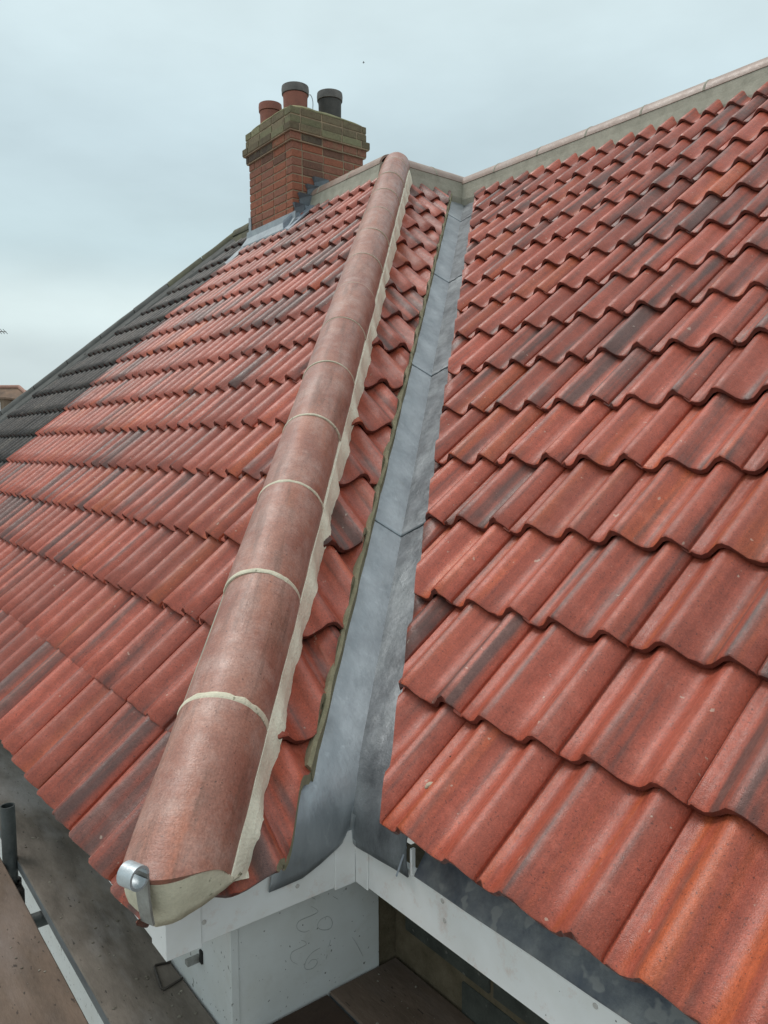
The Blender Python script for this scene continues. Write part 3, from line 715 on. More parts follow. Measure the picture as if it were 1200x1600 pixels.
for si, (a, b) in enumerate(segs):
    n = int((b - a) / 0.022); rows = []
    for j in range(n + 1):
        t = a + (b - a) * j / n
        row = []
        for f in fs:
            ln = 0.0
            tt = t
            if si == 0:   # the foot of the gutter follows the fascia faces instead of ending square
                k0 = max(0.0, 1 - j / 14)
                base = V0 + vd * TF + vn * (f * 0.155)
                dt = ((FYM - base.y) / vd.y if f <= 0 else (FXR - base.x) / vd.x)
                tt = t + dt * k0
            edge = 0.0045 * max(0, 1 - (t - a) / 0.5) + 0.0005 * si
            row.append(wing(tt, f, edge) - Vector((0, 0, 0.045 * max(0.0, 1 - j * 0.022 / 0.16) ** 2 if si == 0 else 0)))
        rows.append(row)
    if si == 0:
        foot = rows[0]; mid = fs.index(0)
        def poly(pts, f):
            f = f * (len(pts) - 1); i = min(int(f), len(pts) - 2); return Vector(pts[i]).lerp(Vector(pts[i + 1]), f - i)
        blM = [(0.322, FYM, -0.103), (0.37, FYM, -0.103), (0.42, FYM, -0.100), (0.463, FYM, -0.084), (0.505, FYM, -0.065), (0.546, FYM, -0.046)]
        blR = [(FXR, 0.196, -0.060), (FXR, 0.156, -0.070), (FXR, 0.06, -0.063), (FXR, -0.047, -0.057)]
        extra = []
        for k in range(len(fs)):    # the foot is dressed down over both fascia faces
            if k < mid: e_ = poly(blM, k / mid); ov = Vector((0, -1, 0))
            elif k == mid: e_ = Vector((0.5585, 0.183, -0.050)); ov = Vector((-0.7, -0.7, 0))
            else: e_ = poly(blR, (k - mid) / (len(fs) - 1 - mid)); ov = Vector((-1, 0, 0))
            col = []
            for jj in range(1, 8):
                f = jj / 7; p = foot[k].lerp(e_, f)
                col.append(p + ov * (0.005 + 0.006 * math.sin(f * math.pi) + 0.002 * nz(p.x * 30, p.y * 30, p.z * 30) * f))
            extra.append(col)
        rows = [[extra[k][jj] for k in range(len(fs))] for jj in range(6, -1, -1)] + rows; n += 7
    V = [p for r in rows for p in r]; m_ = len(fs)
    F = [(j * m_ + i, j * m_ + i + 1, (j + 1) * m_ + i + 1, (j + 1) * m_ + i) for j in range(n) for i in range(m_ - 1)]
    bm = bmesh.new(); vs = [bm.verts.new(v) for v in V]
    for f in F: bm.faces.new([vs[x] for x in f])
    me = frombm('lead_sheet', bm, True)
    if sum(p.normal.z for p in me.polygons) < 0: me.flip_normals()
    fold = {tuple(sorted((j * m_ + fs.index(0), (j + 1) * m_ + fs.index(0)))) for j in range(n)}
    at = me.attributes.new('sharp_edge', 'BOOLEAN', 'EDGE')
    for e_ in me.edges:
        if tuple(sorted(e_.vertices)) in fold: at.data[e_.index].value = True
    o = link('lead_sheet', me, [M['lead'], M['lead_dressed_shaded']], valley)
    sm = o.modifiers.new('thickness', 'SOLIDIFY'); sm.thickness = 0.004; sm.offset = -1
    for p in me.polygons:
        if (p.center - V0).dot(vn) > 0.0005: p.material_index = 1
# mortar fillet along the cut edge of the strip
rows = []
NF = 640
prev = None
for i in range(NF):
    t = 0.03 + (5.70 - 0.03) * i / (NF - 1)
    base = V0 + vd * t
    pe = base - vn * 0.098; ht = 0.45 * tile_top_M(pe) + 0.55 * sum(tile_top_M(base + vd * (0.02 * k_) - vn * 0.098) for k_ in range(-6, 7)) / 13 - 0.002
    if prev is not None: ht = 0.45 * prev + 0.55 * ht
    prev = ht; ht += 0.0012 * nz(t * 40, 3)
    def q(side, h):
        p = base - vn * side; return Vector((p.x, p.y, p.y * math.tan(PM))) + nM * h
    w1 = 0.0012 * nz(t * 20, 1)
    lo_ = min(-0.052, ht - 0.012)
    rows.append([q(0.112, -0.10), q(0.112, lo_), q(0.1015, ht - 0.006), q(0.0985 + w1, ht + 0.003), q(0.088 + w1, ht + 0.0005), q(0.080, min(ht - 0.012, ht * 0.5 - 0.026)), q(0.070 + 0.0015 * nz(t * 8, 2), -0.053), q(0.067 + 0.002 * nz(t * 8, 2), -0.10)])
link('mortar_fillet', strip(rows), M['valley_mortar'], valley)

# ================================================================== FASCIAS
fas = empty('fascia_board', 'white fascia under the hip end and strip, cornered where the two roofs meet', 'fascia', (0.3, 0.18, -0.1))
zb, zt = -0.167, -0.012
box('board', (0.078, 0.1762, zb), (0.560, 0.198, zt), M['upvc'], fas, 0.0015)
box('board', (0.076, 0.200, zb), (0.098, 2.6, zt), M['upvc'], fas, 0.0015)
box('corner_trim', (0.0725, 0.1722, zb - 0.004), (0.155, 0.1758, zt + 0.002), M['upvc'], fas, 0.001)
box('corner_trim', (0.0725, 0.1762, zb - 0.004), (0.0755, 0.255, zt + 0.002), M['upvc'], fas, 0.001)
for x, z, r in ((0.163, -0.072, 0.0055), (0.163, -0.118, 0.0055), (0.130, -0.112, 0.0032), (0.405, -0.122, 0.0055)):
    me = strip([[Vector((x + r * math.cos(a) * k, 0.1762 - d, z + r * math.sin(a) * k)) for a in [i * math.pi / 6 for i in range(12)]] for k, d in ((1, -0.002), (1, 0.0012), (0.7, 0.002))])
    link('nail_head', me, simple('nail_cap', (0.56, 0.53, 0.50), (0.44, 0.40, 0.37), 60, (0.4, 0.5), 0.4, 0.1) if 'nail' not in M else M['nail'], fas)
M['nail'] = bpy.data.materials['nail_cap']
fasR = empty('fascia_board', 'long white fascia running towards the camera under the right slope eave', 'fascia', (0.58, -0.6, -0.1))
box('board', (0.5785, -2.4, zb), (0.600, 0.172, -0.047), M['upvc'], fasR, 0.0015)
box('corner_trim', (0.5745, 0.120, zb - 0.004), (0.5780, 0.1722, -0.030), M['upvc'], fasR, 0.001)
box('corner_trim', (0.512, 0.1715, zb - 0.004), (0.5738, 0.1755, -0.03), M['upvc'], fasR, 0.001)
for y, z in ((-0.155, -0.066), (-0.162, -0.108), (-0.565, -0.066), (-0.95, -0.07)):
    r = 0.0055
    me = strip([[Vector((0.5785 - d, y + r * math.cos(a) * k, z + r * math.sin(a) * k)) for a in [i * math.pi / 6 for i in range(12)]] for k, d in ((1, -0.002), (1, 0.0012), (0.7, 0.002))])
    link('nail_head', me, M['nail'], fasR)
tray = empty('eaves_tray', 'smudged slate grey lead strip between the right slope tiles and the white fascia', 'flashing', (0.58, -0.6, -0.04))
rows = []
for i in range(60):
    y = -0.062 - i * 0.04
    w_ = 0.003 * nz(y * 6, 1)
    rows.append([Vector((0.574, y, -0.050 + w_)), Vector((0.5745, y, -0.046 + w_)), Vector((0.615, y, 0.006 + w_)), Vector((0.70, y, 0.10)), Vector((0.70, y, 0.09)), Vector((0.618, y, -0.002 + w_))])
link('strip', strip(rows), M['tray'], tray)
box('end_block', (0.5725, -0.0555, -0.052), (0.584, -0.048, 0.012), M['upvc'], tray, 0.001)
me = strip([[Vector((0.566 - 0.004 * k, -0.043 + 0.004 * k + 0.003 * math.cos(a), 0.016 - 0.018 * k + 0.002 * math.sin(a))) for a in [j * math.pi / 3 for j in range(6)]] for k in range(5)])
link('torn_flap', me, M['lead_matt'], tray)

# ================================================================== WALLS BELOW
bay = empty('panelled_wall', 'white panelled wall below the strip with pencilled numbers and black specks', 'wall', (0.26, 0.24, -3))
box('panel', (0.2605, 0.240, -3.0), (0.700, 0.262, -0.168), M['panel'], bay, 0.002)
box('panel', (0.2585, 0.2425, -3.0), (0.2600, 4.2, -0.168), M['panel'], bay, 0.0)
box('corner_post', (0.2545, 0.2365, -3.0), (0.2755, 0.2395, -0.168), M['panel'], bay, 0.001)
box('corner_post', (0.2545, 0.2400, -3.0), (0.2580, 0.262, -0.168), M['panel'], bay, 0.001)
# soffit closing the gap behind the fascia
box('soffit', (0.100, 0.200, -0.160), (0.70, 0.262, -0.150), M['upvc'], bay, 0.001)
box('soffit', (0.100, 0.264, -0.160), (0.30, 4.2, -0.150), M['upvc'], bay, 0.001)
box('bolt', (0.222, 0.418, -0.386), (0.262, 0.436, -0.372), M['steel_dirty'], bay, 0.001)
box('bolt_hole', (0.2535, 0.404, -0.384), (0.2582, 0.418, -0.350), M['black_iron'], bay, 0.0)
def stroke(pts, w=0.0011):
    path = []
    P = [Vector((a, 0.2392, b)) for a, b in pts]
    for i in range(len(P) - 1):      # Catmull-Rom
        p0, p1, p2, p3 = P[max(i - 1, 0)], P[i], P[i + 1], P[min(i + 2, len(P) - 1)]
        for k in range(6):
            t = k / 6; path.append(0.5 * ((2 * p1) + (p2 - p0) * t + (2 * p0 - 5 * p1 + 4 * p2 - p3) * t * t + (3 * p1 - p0 - 3 * p2 + p3) * t ** 3))
    path.append(P[-1])
    V, F = sweep(path, [w * 0.5 * (0.6 + 0.4 * math.sin(math.pi * i / (len(path) - 1))) for i in range(len(path))], 5)
    return mesh('pencil_mark', V, F)
STROKES = [[(0.4828, -0.2347), (0.4995, -0.2497), (0.5009, -0.2568), (0.4848, -0.2591), (0.449, -0.2588), (0.439, -0.2675), (0.4425, -0.2809), (0.4603, -0.2945), (0.4756, -0.2959)], [(0.4657, -0.2013), (0.4808, -0.2087), (0.4961, -0.2204)], [(0.5311, -0.2798), (0.5113, -0.2803), (0.5014, -0.2894), (0.5046, -0.3024), (0.5207, -0.3133), (0.539, -0.3163), (0.5462, -0.3051), (0.5414, -0.2891), (0.5286, -0.2789), (0.5245, -0.2877)], [(0.4505, -0.3119), (0.4636, -0.322), (0.4644, -0.3305), (0.4454, -0.3316), (0.4242, -0.3329), (0.4193, -0.3445), (0.4237, -0.3575), (0.439, -0.3718)], [(0.5067, -0.356), (0.4808, -0.3603), (0.4646, -0.3738), (0.4605, -0.3893), (0.4671, -0.3978), (0.4849, -0.4021), (0.4973, -0.3944), (0.4955, -0.384), (0.4819, -0.3782), (0.4712, -0.384)], [(0.5396, -0.3482), (0.5374, -0.3566), (0.5333, -0.365)], [(0.5291, -0.3839), (0.5249, -0.3958)], [(0.6089, -0.3696), (0.6254, -0.3981), (0.6441, -0.4378)], [(0.5492, -0.2325), (0.5651, -0.2464)]]
for q_ in STROKES: link('pencil_mark', stroke(q_), M['pencil'], bay)

bw = empty('block_wall', 'dark grey block wall in brown mortar under the long white fascia', 'wall', (0.76, -0.5, -3))
box('mortar', (0.762, -2.6, -3.0), (0.80, 0.262, -0.168), M['block_mortar'], bw, 0.0)
box('mortar', (0.702, 0.2465, -3.0), (0.761, 0.262, -0.168), M['block_mortar'], bw, 0.0)
for r, zz in enumerate((-0.172 - 0.215, -0.172 - 0.44, -0.172 - 0.665)):
    yy = 0.205 - 0.0 if r % 2 == 0 else 0.205 - 0.225
    first = True
    while yy > -2.4:
        ln = 0.335 if (first and r % 2 == 0) else 0.44
        bm = bmesh.new(); boxbm(bm, (-0.02, -ln + 0.006, 0), (0, -0.006, 0.205), 0.004)
        for v in bm.verts: v.co += Vector((0.003 * nz(v.co.y * 9 + yy, v.co.z * 9, r), 0.002 * nz(v.co.z * 20, yy), 0))
        link('block', frombm('block', bm), M['block'], bw, mw=Matrix.Translation((0.776, yy, zz)))
        yy -= ln + 0.0; first = False
box('soffit', (0.601, -2.4, -0.160), (0.80, 0.198, -0.150), M['block_mortar'], bw, 0.0)

# ================================================================== SCAFFOLD
def board(label, x0, x1, y0, y1, z, mat, var, group='scaffold boards'):
    bm = bmesh.new(); n = 24
    rows = []
    for j in range(n + 1):
        y = y0 + (y1 - y0) * j / n; e0 = 0.0025 * nz(y * 5, var); e1 = 0.0025 * nz(y * 5, var + 4); zz = z + 0.002 * nz(y * 2, var + 8)
        rows.append([Vector((x0 + e0 + 0.004, y, zz)), Vector((x1 + e1 - 0.004, y, zz)), Vector((x1 + e1, y, zz - 0.005)), Vector((x1 + e1, y, zz - 0.038)), Vector((x0 + e0, y, zz - 0.038)), Vector((x0 + e0, y, zz - 0.005))])
    me = strip(rows); o = link('scaffold_board', me, [M[mat], M['board_side']])
    for p in me.polygons:
        if abs(p.normal.x) > 0.8: p.material_index = 1
    tag(o, label, 'board', group)
    return o
board('grey brown scaffold board lying beside the white wall below the left eave', 0.045, 0.2535, -0.9, 3.6, -0.490, 'board', 1)
board('brown scaffold board at the lower left edge, outside the gap and steel tube', -0.215, 0.004, -0.9, 3.6, -0.494, 'board_brown', 2)
board('brown scaffold board tight against the grey block wall under the white fascia', 0.531, 0.756, -1.6, 0.234, -0.485, 'board_brown', 3)
board('dark wet scaffold board beside the white wall foot, next to the lighter board', 0.302, 0.527, -1.6, 0.232, -0.489, 'board_dark', 4)
tube = empty('scaffold_tube', 'upright dark scaffold tube poking up through the gap in the boards', 'pole', (0.03, 1.478, -3))
R0_, R1_ = 0.0242, 0.0202
rows = []
for z_, r in ((-3.0, R0_), (-1.5, R0_), (-0.297, R0_), (-0.297, R1_), (-0.45, R1_)):
    rows.append([Vector((0.025 + r * math.cos(a), 1.478 + r * math.sin(a), z_)) for a in [i * math.pi / 10 for i in range(20)]])
me = strip(rows, smooth=True); me.set_sharp_from_angle(angle=rad(40)); link('tube', me, M['tube'], tube)
cp = empty('scaffold_coupler', 'black scaffold clamp gripping the upright tube just under the boards', 'clamp', (0.03, 1.478, -0.6))
rows = []
for z_, r in ((-0.575, 0.026), (-0.57, 0.034), (-0.625, 0.034), (-0.63, 0.026)):
    rows.append([Vector((0.025 + r * math.cos(a), 1.478 + r * math.sin(a), z_)) for a in [i * math.pi / 8 for i in range(16)]])
link('collar', strip(rows), M['black_iron'], cp)
box('jaw', (0.004, 1.40, -0.628), (0.052, 1.446, -0.572), M['black_iron'], cp, 0.004)
V, F = sweep([(0.03, 1.34, -0.60), (0.03, 1.40, -0.60)], 0.011, 8); link('bolt', mesh('bolt', V, F), M['black_iron'], cp)
tr = empty('scaffold_transom', 'grey horizontal scaffold tube crossing under the gap between the boards', 'pole', (-0.6, 1.19, -0.6))
V, F = sweep([(-0.7, 1.19, -0.575), (0.25, 1.19, -0.575)], 0.0242, 16); me = mesh('tube', V, F, True); me.set_sharp_from_angle(angle=rad(40)); link('tube', me, M['tube'], tr)
hk = [(0.252, 0.606, -0.486), (0.212, 0.619, -0.486), (0.207, 0.613, -0.486), (0.19, 0.521, -0.486), (0.193, 0.512, -0.486), (0.230, 0.519, -0.486), (0.251, 0.523, -0.486)]
V, F = sweep(hk, 0.0034, 8); wh = link('wire_loop', mesh('wire_loop', V, F, True), M['wire']); tag(wh, 'bent dark wire loop lying on the board under the fascia corner', 'wire')

# ================================================================== HIP IRON
iron = empty('hip_iron', 'galvanised steel hip iron curled into a ring at the foot of the hip', 'bracket', (0.0, 0.06, 0.0))
def ribbon(path, wv, width, thick):
    rows = []
    n = len(path)
    for i, p in enumerate(path):
        p = Vector(p); d = (Vector(path[min(i + 1, n - 1)]) - Vector(path[max(i - 1, 0)])).normalized(); nn_ = d.cross(wv).normalized()
        rows.append([p - wv * width / 2 - nn_ * thick / 2, p + wv * width / 2 - nn_ * thick / 2, p + wv * width / 2 + nn_ * thick / 2, p - wv * width / 2 + nn_ * thick / 2])
    return strip(rows)
out_ = -Vector((hp.x, hp.y, 0))
wv = (hn * 0.90 + out_ * 0.44).normalized(); rin = Vector((0, 0, 1)).cross(wv).normalized()
if rin.dot(out_) > 0: rin = -rin
base = Vector((-0.020, 0.018, 0.034)); cpos = Vector((-0.055, -0.011, 0.153)); rg = 0.0205
st = cpos + rin * rg
strap = [base.lerp(st, f) + out_ * (0.006 * math.sin(f * math.pi)) for f in (0, 0.2, 0.4, 0.6, 0.8, 1.0)]
me = ribbon(strap, wv, 0.034, 0.005); link('strap', me, M['steel_dirty'], iron)
ringp = [cpos + rin * (rg * math.cos(a)) + Vector((0, 0, rg * math.sin(a))) for a in [rad(k * 15) for k in range(0, 23)]]
me = ribbon(ringp, wv, 0.036, 0.005); me.shade_smooth(); me.set_sharp_from_angle(angle=rad(40)); link('scroll', me, M['steel'], iron)

# ================================================================== CHIMNEY
ch = empty('chimney', 'weathered red brick chimney with mossy top courses and three pots', 'chimney', ((CX0 + CX1) / 2, (CY0 + CY1) / 2, 2.4))
ZT = 3.792; CH = 0.0685; NC = 17
brick_meshes = {}
def brick_mesh(l, axis, mossy):
    k = (round(l, 3), axis, mossy)
    if k not in brick_meshes:
        bm = bmesh.new(); s = (0.1, l, CH - 0.010) if axis == 'y' else (l, 0.1, CH - 0.010)
        boxbm(bm, (0, 0, 0), s, 0.004)
        me = frombm('brick', bm); me.materials.append(M['brick_moss' if mossy else 'brick']); brick_meshes[k] = me
    return brick_meshes[k]
def bcol(row):
    if row < 3:
        g = random.uniform(0.7, 1.15); return (0.175 * g, 0.142 * g, 0.092 * g, 1) if random.random() < 0.75 else (0.21 * g, 0.20 * g, 0.12 * g, 1)
    r = random.random()
    if row in (3,) and r < 0.55: return (0.10, 0.075, 0.06, 1)
    if r < 0.16: return (0.17, 0.09, 0.065, 1)
    if r < 0.6: return (0.30, 0.115, 0.072, 1)
    return (0.26, 0.115, 0.08, 1)
def run(L0_, L1_, start):
    x = L0_ + start; res = []
    if start > 0.03: res.append((L0_, x - 0.010))
    while x < L1_ - 0.02:
        e = min(x + 0.205, L1_)
        if L1_ - e < 0.035: e = L1_
        res.append((x, e)); x = e + 0.010
    return res
for r in range(NC):
    z = ZT - (r + 1) * CH + 0.005
    ov = {0: 0.022, 1: 0.022, 2: 0.045, 3: 0.022}.get(r, 0.0)
    x0, x1, y0, y1 = CX0 - ov, CX1 + ov, CY0 - ov, CY1 + ov
    odd = r % 2
    # left face (towards -x) and right face (towards -y), then the two hidden faces
    for face in range(4):
        if face == 0: a, b, st = (y0, y1, 0.107) if odd else (y0 + 0.11, y1 - 0.11, 0.0)
        elif face == 1: a, b, st = (x0 + 0.11, x1 - 0.11, 0.0) if odd else (x0, x1, 0.107)
        elif face == 2: a, b, st = (y0, y1, 0.0) if odd else (y0 + 0.11, y1 - 0.11, 0.107)
        else: a, b, st = (x0 + 0.11, x1 - 0.11, 0.107) if odd else (x0, x1, 0.0)
        for (p, q) in run(a, b, st):
            ax = 'y' if face in (0, 2) else 'x'
            me = brick_mesh(q - p, ax, r < 4)
            loc = {0: (x0, p, z), 1: (p, y0, z), 2: (x1 - 0.1, p, z), 3: (p, y1 - 0.1, z)}[face]
            loc = Vector(loc) + Vector((random.uniform(-.0015, .0015), random.uniform(-.0015, .0015), random.uniform(-.001, .001)))
            ob = link('brick', me, [], ch, mw=Matrix.Translation(loc)); ob.color = bcol(r)
    g = 0.006
    box('mortar_bed', (x0 + g, y0 + g, z - 0.009), (x1 - g, y1 - g, z + CH - 0.0095), M['pointing'], ch, 0.0)
cx, cy = (CX0 + CX1) / 2, (CY0 + CY1) / 2; hx, hy = (CX1 - CX0) / 2 + 0.022, (CY1 - CY0) / 2 + 0.022
rows = []
for f, zz in ((1.0, -0.004), (0.98, 0.012), (0.86, 0.04), (0.6, 0.07), (0.3, 0.085)):
    row = []
    for i in range(40):
        a = 2 * math.pi * i / 40; c_, s_ = math.cos(a), math.sin(a); m_ = max(abs(c_), abs(s_)); kx, ky = c_ / m_, s_ / m_
        rr = 1 - 0.06 * (min(abs(kx), abs(ky)) ** 4)
        row.append(Vector((cx + kx * hx * f * rr, cy + ky * hy * f * rr, ZT + zz + 0.008 * nz(i * 0.7, f * 5))))
    rows.append(row)
link('flaunching', strip(rows, smooth=True), M['flaunch'], ch)
def pot(x, y, r, ztop, mat, rim):
    prof_ = [(r * 0.88, ZT + 0.0), (r * 0.90, ztop - 0.10), (r * 0.93, ztop - 0.072), (r * 1.0, ztop - 0.066), (r * 1.02, ztop - 0.03), (r * 0.99, ztop), (r * 0.86, ztop - 0.002), (r * 0.80, ztop - 0.05), (r * 0.78, ZT + 0.05)]
    def lathe(pr_):
        rows = [[Vector((x + q * math.cos(a), y + q * math.sin(a), z)) for a in [i * math.pi / 14 for i in range(28)]] for q, z in pr_]
        me = strip(rows, smooth=True); me.set_sharp_from_angle(angle=rad(45)); return me
    p = link('chimney_pot', lathe(prof_[:3] + [(r * 0.80, ztop - 0.072), (r * 0.78, ZT + 0.02)]), M[mat], ch)
    p['_abs'] = (0, 0, 0)
    rm = link('rim', lathe(prof_[3:7] + [(r * 0.86, ztop - 0.066)]), M[rim]); rm.parent = p; rm.matrix_parent_inverse = Matrix.Translation(((CX0 + CX1) / 2, (CY0 + CY1) / 2, 2.4)).inverted() @ Matrix.Translation(((CX0 + CX1) / 2, (CY0 + CY1) / 2, 2.4))
    return p
pot(3.205, 4.70, 0.118, 4.052, 'pot', 'pot_rim')['label'] = 'terracotta pot with a grey rim, tallest above the near corner'
pot(3.205, 5.14, 0.105, 4.050, 'pot', 'pot')['label'] = 'plain terracotta pot at the far left'
pot(3.56, 4.69, 0.114, 4.085, 'pot_dark', 'pot_rim')['label'] = 'sooty black pot on the right'
V, F = sweep([Vector((3.36, 4.72, ZT + 0.06)) + Vector((0.02 * math.sin(a) + 0.02, 0, 0.12 * math.sin(a / 2) + 0.02 * a)) for a in [i * 0.35 for i in range(14)]], 0.004, 6)
link('wire_guard', mesh('wire_guard', V, F), M['steel'], ch)
# lead work at the foot of the stack
def lslope(x): return x * math.tan(PL)
rows = []
for i in range(30):
    y = CY0 - 0.06 + (CY1 + 0.05 - CY0 + 0.06) * i / 29; w_ = 0.004 * nz(y * 9, 2)
    rows.append([Vector((CX0 - 0.006, y, lslope(CX0) + 0.115)), Vector((CX0 - 0.012, y, lslope(CX0) + 0.115)), Vector((CX0 - 0.014, y, lslope(CX0) + 0.06)), Vector((CX0 - 0.075 + w_, y, lslope(CX0 - 0.075) + 0.045 + w_)), Vector((CX0 - 0.075, y, lslope(CX0 - 0.075) + 0.03)), Vector((CX0 - 0.006, y, lslope(CX0) + 0.04))])
link('apron_flashing', strip(rows), M['lead_pale'], ch)
for (xa, xb, ztp) in ((3.035, 3.12, 2.995), (3.085, 3.20, 3.085), (3.165, 3.28, 3.17), (3.235, 3.37, 3.245)):
    dpt = 0.010; yy = CY0 - 0.002
    zbot = lambda x: lslope(x) + 0.01
    prf = [(xa, ztp), (xb + 0.02, ztp), (xb + 0.045, zbot(min(xb, W)) + 0.06), (xb + 0.01, zbot(min(xb, W)) - 0.02), (xa + 0.01, zbot(xa) + 0.0), (xa + 0.022, ztp - 0.04)]
    f_ = [Vector((x, yy - dpt, z)) for x, z in prf]; b_ = [Vector((x, yy, z)) for x, z in prf]
    f_[0].y -= 0.028; f_[1].y -= 0.022
    bm = bmesh.new(); A = [bm.verts.new(v) for v in f_]; B = [bm.verts.new(v) for v in b_]
    bm.faces.new(A); bm.faces.new(B[::-1])
    for i in range(len(A)): bm.faces.new((A[i], A[(i + 1) % len(A)], B[(i + 1) % len(A)], B[i]))
    link('step_flashing', frombm('step_flashing', bm), M['lead_step'], ch)
rows = []
for i in range(12):
    x = CX0 - 0.1 + (W - CX0 - 0.0) * i / 11
    rows.append([Vector((x, CY0 - 0.001, lslope(x) + 0.12)), Vector((x, CY0 - 0.010, lslope(x) + 0.10)), Vector((x, CY0 - 0.016, lslope(x) + 0.055)), Vector((x, CY0 - 0.10, lslope(x) + 0.035)), Vector((x, CY0 - 0.10, lslope(x) + 0.02)), Vector((x, CY0 - 0.001, lslope(x) + 0.02))])
link('side_flashing', strip(rows), M['lead_matt'], ch)
box('corner_lead', (CX0 - 0.012, CY1 - 0.03, lslope(CX0) + 0.0), (CX0 - 0.002, CY1 + 0.012, lslope(CX0) + 0.24), M['lead_pale'], ch, 0.002)
# cement fillet where the red roof meets the dark one
rows = []
for i in range(9):
    f = i / 8; x = 2.78 + 0.26 * f
    c = Vector((x, AB - 0.04 + 0.02 * f, lslope(x) + 0.02)); w_ = 0.012 * nz(i * 1.3, 7)
    rows.append([c + Vector((0, -0.03 + w_, 0)), c + Vector((-0.008, 0, 0.022)), c + Vector((0, 0.03 + w_, 0)), c + Vector((0.03, 0, -0.03))])
link('cement_fillet', strip(rows), M['lead_pale'], ch)

# ================================================================== SMALL THINGS
def pebble(name, loc, r, mat, label, cat, var, sq=(1, 0.55, 0.4), rot=0.0):
    bm = bmesh.new(); bmesh.ops.create_icosphere(bm, subdivisions=2, radius=r)
    for v in bm.verts:
        n_ = 1 + 0.35 * nz(v.co.x / r * 1.3 + var, v.co.y / r * 1.3, v.co.z / r * 1.3); v.co = Vector((v.co.x * sq[0] * n_, v.co.y * sq[1] * n_, v.co.z * sq[2] * n_))
    o = link(name, frombm(name, bm, True), mat, mw=Matrix.Translation(loc) @ nR.to_track_quat('Z', 'Y').to_matrix().to_4x4() @ Matrix.Rotation(rot, 4, 'Z')); tag(o, label, cat); return o
pb = on('R', -0.099, 0.120, 0.0)
vch = (-0.0293 + 0.099) / 0.30
pebble('stone_chip', on('R', -0.099, 0.120, prof(vch) + LIFT * (1 - 0.12 / GR) - (0.20 * AMP + LIFT) + 0.004), 0.0125, M['stone'], 'small beige stone chip lying in a pan near the foot of the right slope', 'stone', 2, (1.0, 0.5, 0.4), 1.0)
pebble('mortar_crumb', on('R', -0.062, 0.215, prof(0.11) + LIFT * 0.3 - (0.20 * AMP + LIFT) + 0.001), 0.004, M['crumb'], 'tiny dark crumb on the roll above the beige stone chip', 'crumb', 5)

bm = bmesh.new(); rd = random.Random(3)
for k in range(230):
    if k < 150: p = Vector((rd.uniform(0.06, 0.24), 0.15 + 2.6 * rd.random() ** 1.4, -0.489))
    elif k < 190: p = Vector((rd.uniform(-0.2, 0.0), rd.uniform(0.3, 2.0), -0.493))
    else: p = Vector((rd.uniform(0.54, 0.75), rd.uniform(-0.5, 0.22), -0.484))
    r = 0.0012 + 0.004 * rd.random() ** 3; rr = bmesh.ops.create_icosphere(bm, subdivisions=1, radius=r)
    for v in rr['verts']: v.co = Vector((v.co.x * rd.uniform(.8, 1.4), v.co.y, v.co.z * 0.6)) + p
md_ = link('mortar_droppings', frombm('mortar_droppings', bm), simple('dry_droppings', (0.30, 0.27, 0.22), (0.08, 0.065, 0.05), 9, (0.85, 0.95), 0.2, 0.3)); md_['kind'] = 'stuff'; md_['label'] = 'scattered mortar droppings and grit on the scaffold boards'
# ground and far house
bm = bmesh.new(); bmesh.ops.create_grid(bm, x_segments=2, y_segments=2, size=1200)
gr = link('ground', frombm('ground', bm), M['concrete'], mw=Matrix.Translation((0, 0, -3.0))); gr['kind'] = 'structure'
fh = empty('house', 'distant brown roofed house peeping over the black roof at the left edge', 'house', (4, 24, -3))
FH = {'apex': Vector((4.69, 24.02, 2.80)), 'eave': Vector((5.9, 23.9, 1.95))}
ax_ = Vector((0.79, -0.61, 0)).normalized(); bk = Vector((0.61, 0.79, 0)).normalized(); ap = Vector((4.69, 24.02, 2.80))
def fhp(a, b, z): p = ap + ax_ * a + bk * b; return Vector((p.x, p.y, z))
bm = bmesh.new()
vs = [bm.verts.new(v) for v in (fhp(-7, 0.1, 0.6), fhp(1.6, 0.1, 0.6), fhp(1.6, 6, 0.6), fhp(-7, 6, 0.6), fhp(-7, 0.1, -3), fhp(1.6, 0.1, -3), fhp(1.6, 6, -3), fhp(-7, 6, -3))]
for f in ((0, 1, 2, 3), (4, 7, 6, 5), (0, 4, 5, 1), (1, 5, 6, 2), (2, 6, 7, 3), (3, 7, 4, 0)): bm.faces.new([vs[i] for i in f])
link('wall', frombm('wall', bm), M['far_wall'], fh)
bm = bmesh.new()   # hipped roof: ridge along ax_, hip coming down on the right
pts = [fhp(-7.3, -0.3, 1.55), fhp(1.9, -0.3, 1.55), fhp(1.9, 6.3, 1.55), fhp(-7.3, 6.3, 1.55), fhp(-4, 1.2, 2.78), fhp(0.0, 1.2, 2.78), fhp(-7.3, -0.3, 0.5), fhp(1.9, -0.3, 0.5), fhp(1.9, 6.3, 0.5), fhp(-7.3, 6.3, 0.5)]
vs = [bm.verts.new(v) for v in pts]
for f in ((0, 1, 5, 4), (1, 2, 5), (2, 3, 4, 5), (3, 0, 4), (0, 6, 7, 1), (1, 7, 8, 2), (2, 8, 9, 3), (3, 9, 6, 0), (6, 9, 8, 7)): bm.faces.new([vs[i] for i in f])
link('roof', frombm('roof', bm), M['far_roof'], fh)
V, F = sweep([fhp(0.0, 1.2, 2.80), fhp(0.65, 0.7, 2.37), fhp(1.9, -0.3, 1.57)], 0.06, 8); link('hip_tile', mesh('hip_tile', V, F), M['far_ridge'], fh)
V, F = sweep([fhp(-4, 1.2, 2.80), fhp(0.0, 1.2, 2.80)], 0.06, 8); link('ridge_tile', mesh('ridge_tile', V, F), M['far_ridge'], fh)
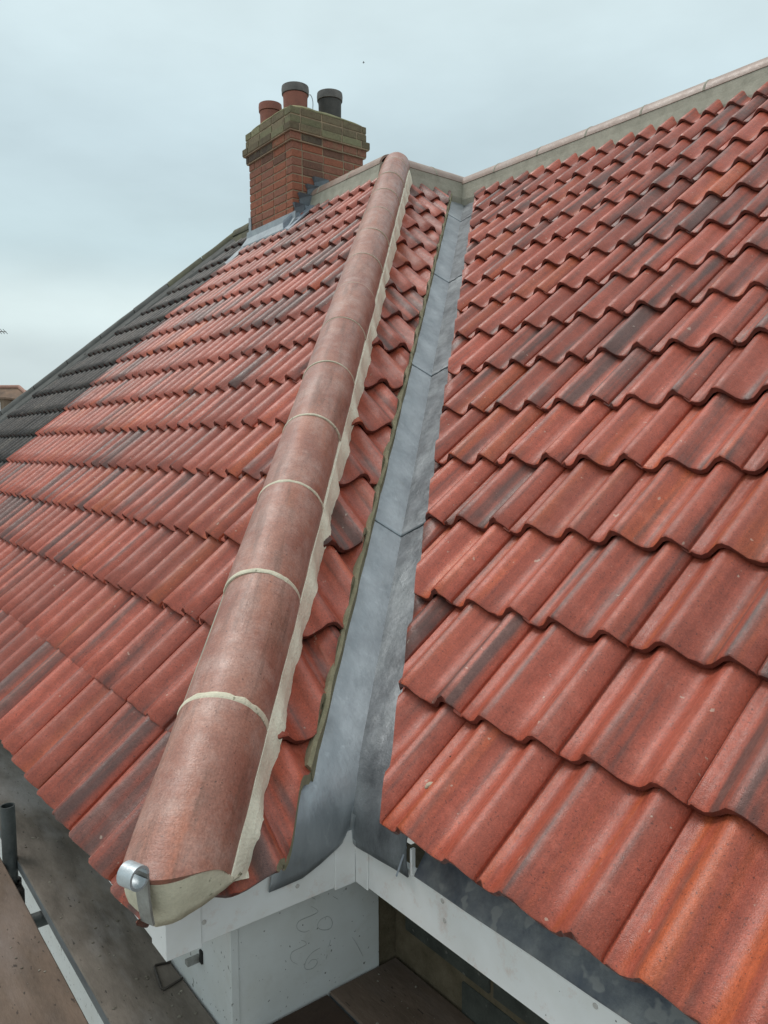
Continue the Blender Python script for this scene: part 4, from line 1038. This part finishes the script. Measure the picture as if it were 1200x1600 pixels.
def obox(name, a0, a1, b0, b1, z0, z1, mat, parent):
    v_ = [fhp(a, b, z) for a in (a0, a1) for b in (b0, b1) for z in (z0, z1)]
    return link(name, mesh(name, v_, [(0, 1, 3, 2), (4, 6, 7, 5), (0, 4, 5, 1), (2, 3, 7, 6), (0, 2, 6, 4), (1, 5, 7, 3)]), mat, parent)
obox('dormer', -0.75, 0.04, 0.10, 1.1, 1.75, 2.36, M['far_wall'], fh)
obox('dormer_roof', -0.80, 0.10, 0.02, 1.2, 2.36, 2.41, M['far_roof'], fh)
obox('window', -0.62, -0.06, 0.06, 0.11, 1.85, 2.28, M['white'], fh)
obox('pane', -0.34, -0.10, 0.045, 0.062, 1.89, 2.24, M['glass'], fh)
wf = empty('tv_aerial', 'thin rooftop television aerial at the left edge of the sky', 'aerial', tuple(fhp(-0.55, 1.0, 2.7)))
V, F = sweep([fhp(-0.55, 1.0, 2.7), fhp(-0.55, 1.0, 4.55)], 0.018, 6); link('mast', mesh('mast', V, F), M['tube'], wf)
V, F = sweep([fhp(-0.75, 1.0, 4.50), fhp(-0.22, 1.0, 4.46)], 0.014, 6); link('boom', mesh('boom', V, F), M['tube'], wf)
for k in range(6):
    a = -0.7 + k * 0.09; V, F = sweep([fhp(a, 0.86, 4.56 - k * 0.008), fhp(a, 1.14, 4.42)], 0.009, 5); link('element', mesh('element', V, F), M['tube'], wf)
bd = empty('bird', 'tiny dark bird flying high above the chimney', 'bird', (63.86, 86.21, 51.76))
bx = Vector((0.79, -0.61, 0)); 
rows = [[Vector((63.86, 86.21, 51.76)) + bx * a + Vector((0, 0, r * math.sin(q))) + Vector((0.61, 0.79, 0)) * (r * math.cos(q)) for q in [i * math.pi / 4 for i in range(8)]] for a, r in ((-0.16, 0.006), (-0.09, 0.04), (0.02, 0.05), (0.10, 0.032), (0.14, 0.03), (0.18, 0.006))]
link('body', strip(rows, smooth=True), M['bird'], bd)
for sg in (1, -1):
    c = Vector((63.86, 86.21, 51.78)); fwd = Vector((0.61, 0.79, 0)) * sg
    me = strip([[c + bx * x0 + fwd * d_ + Vector((0, 0, z_)), c + bx * x1 + fwd * d_ + Vector((0, 0, z_)), c + bx * (x0 + x1) * 0.5 + fwd * d_ + Vector((0, 0, z_ + 0.012))] for x0, x1, d_, z_ in ((-0.05, 0.07, 0.03, 0.0), (-0.04, 0.06, 0.16, 0.06), (-0.06, 0.0, 0.32, 0.02))])
    link('wing', me, M['bird'], bd)
for o in bpy.data.objects:
    for k in ('_loc', '_abs'):
        if k in o: del o[k]
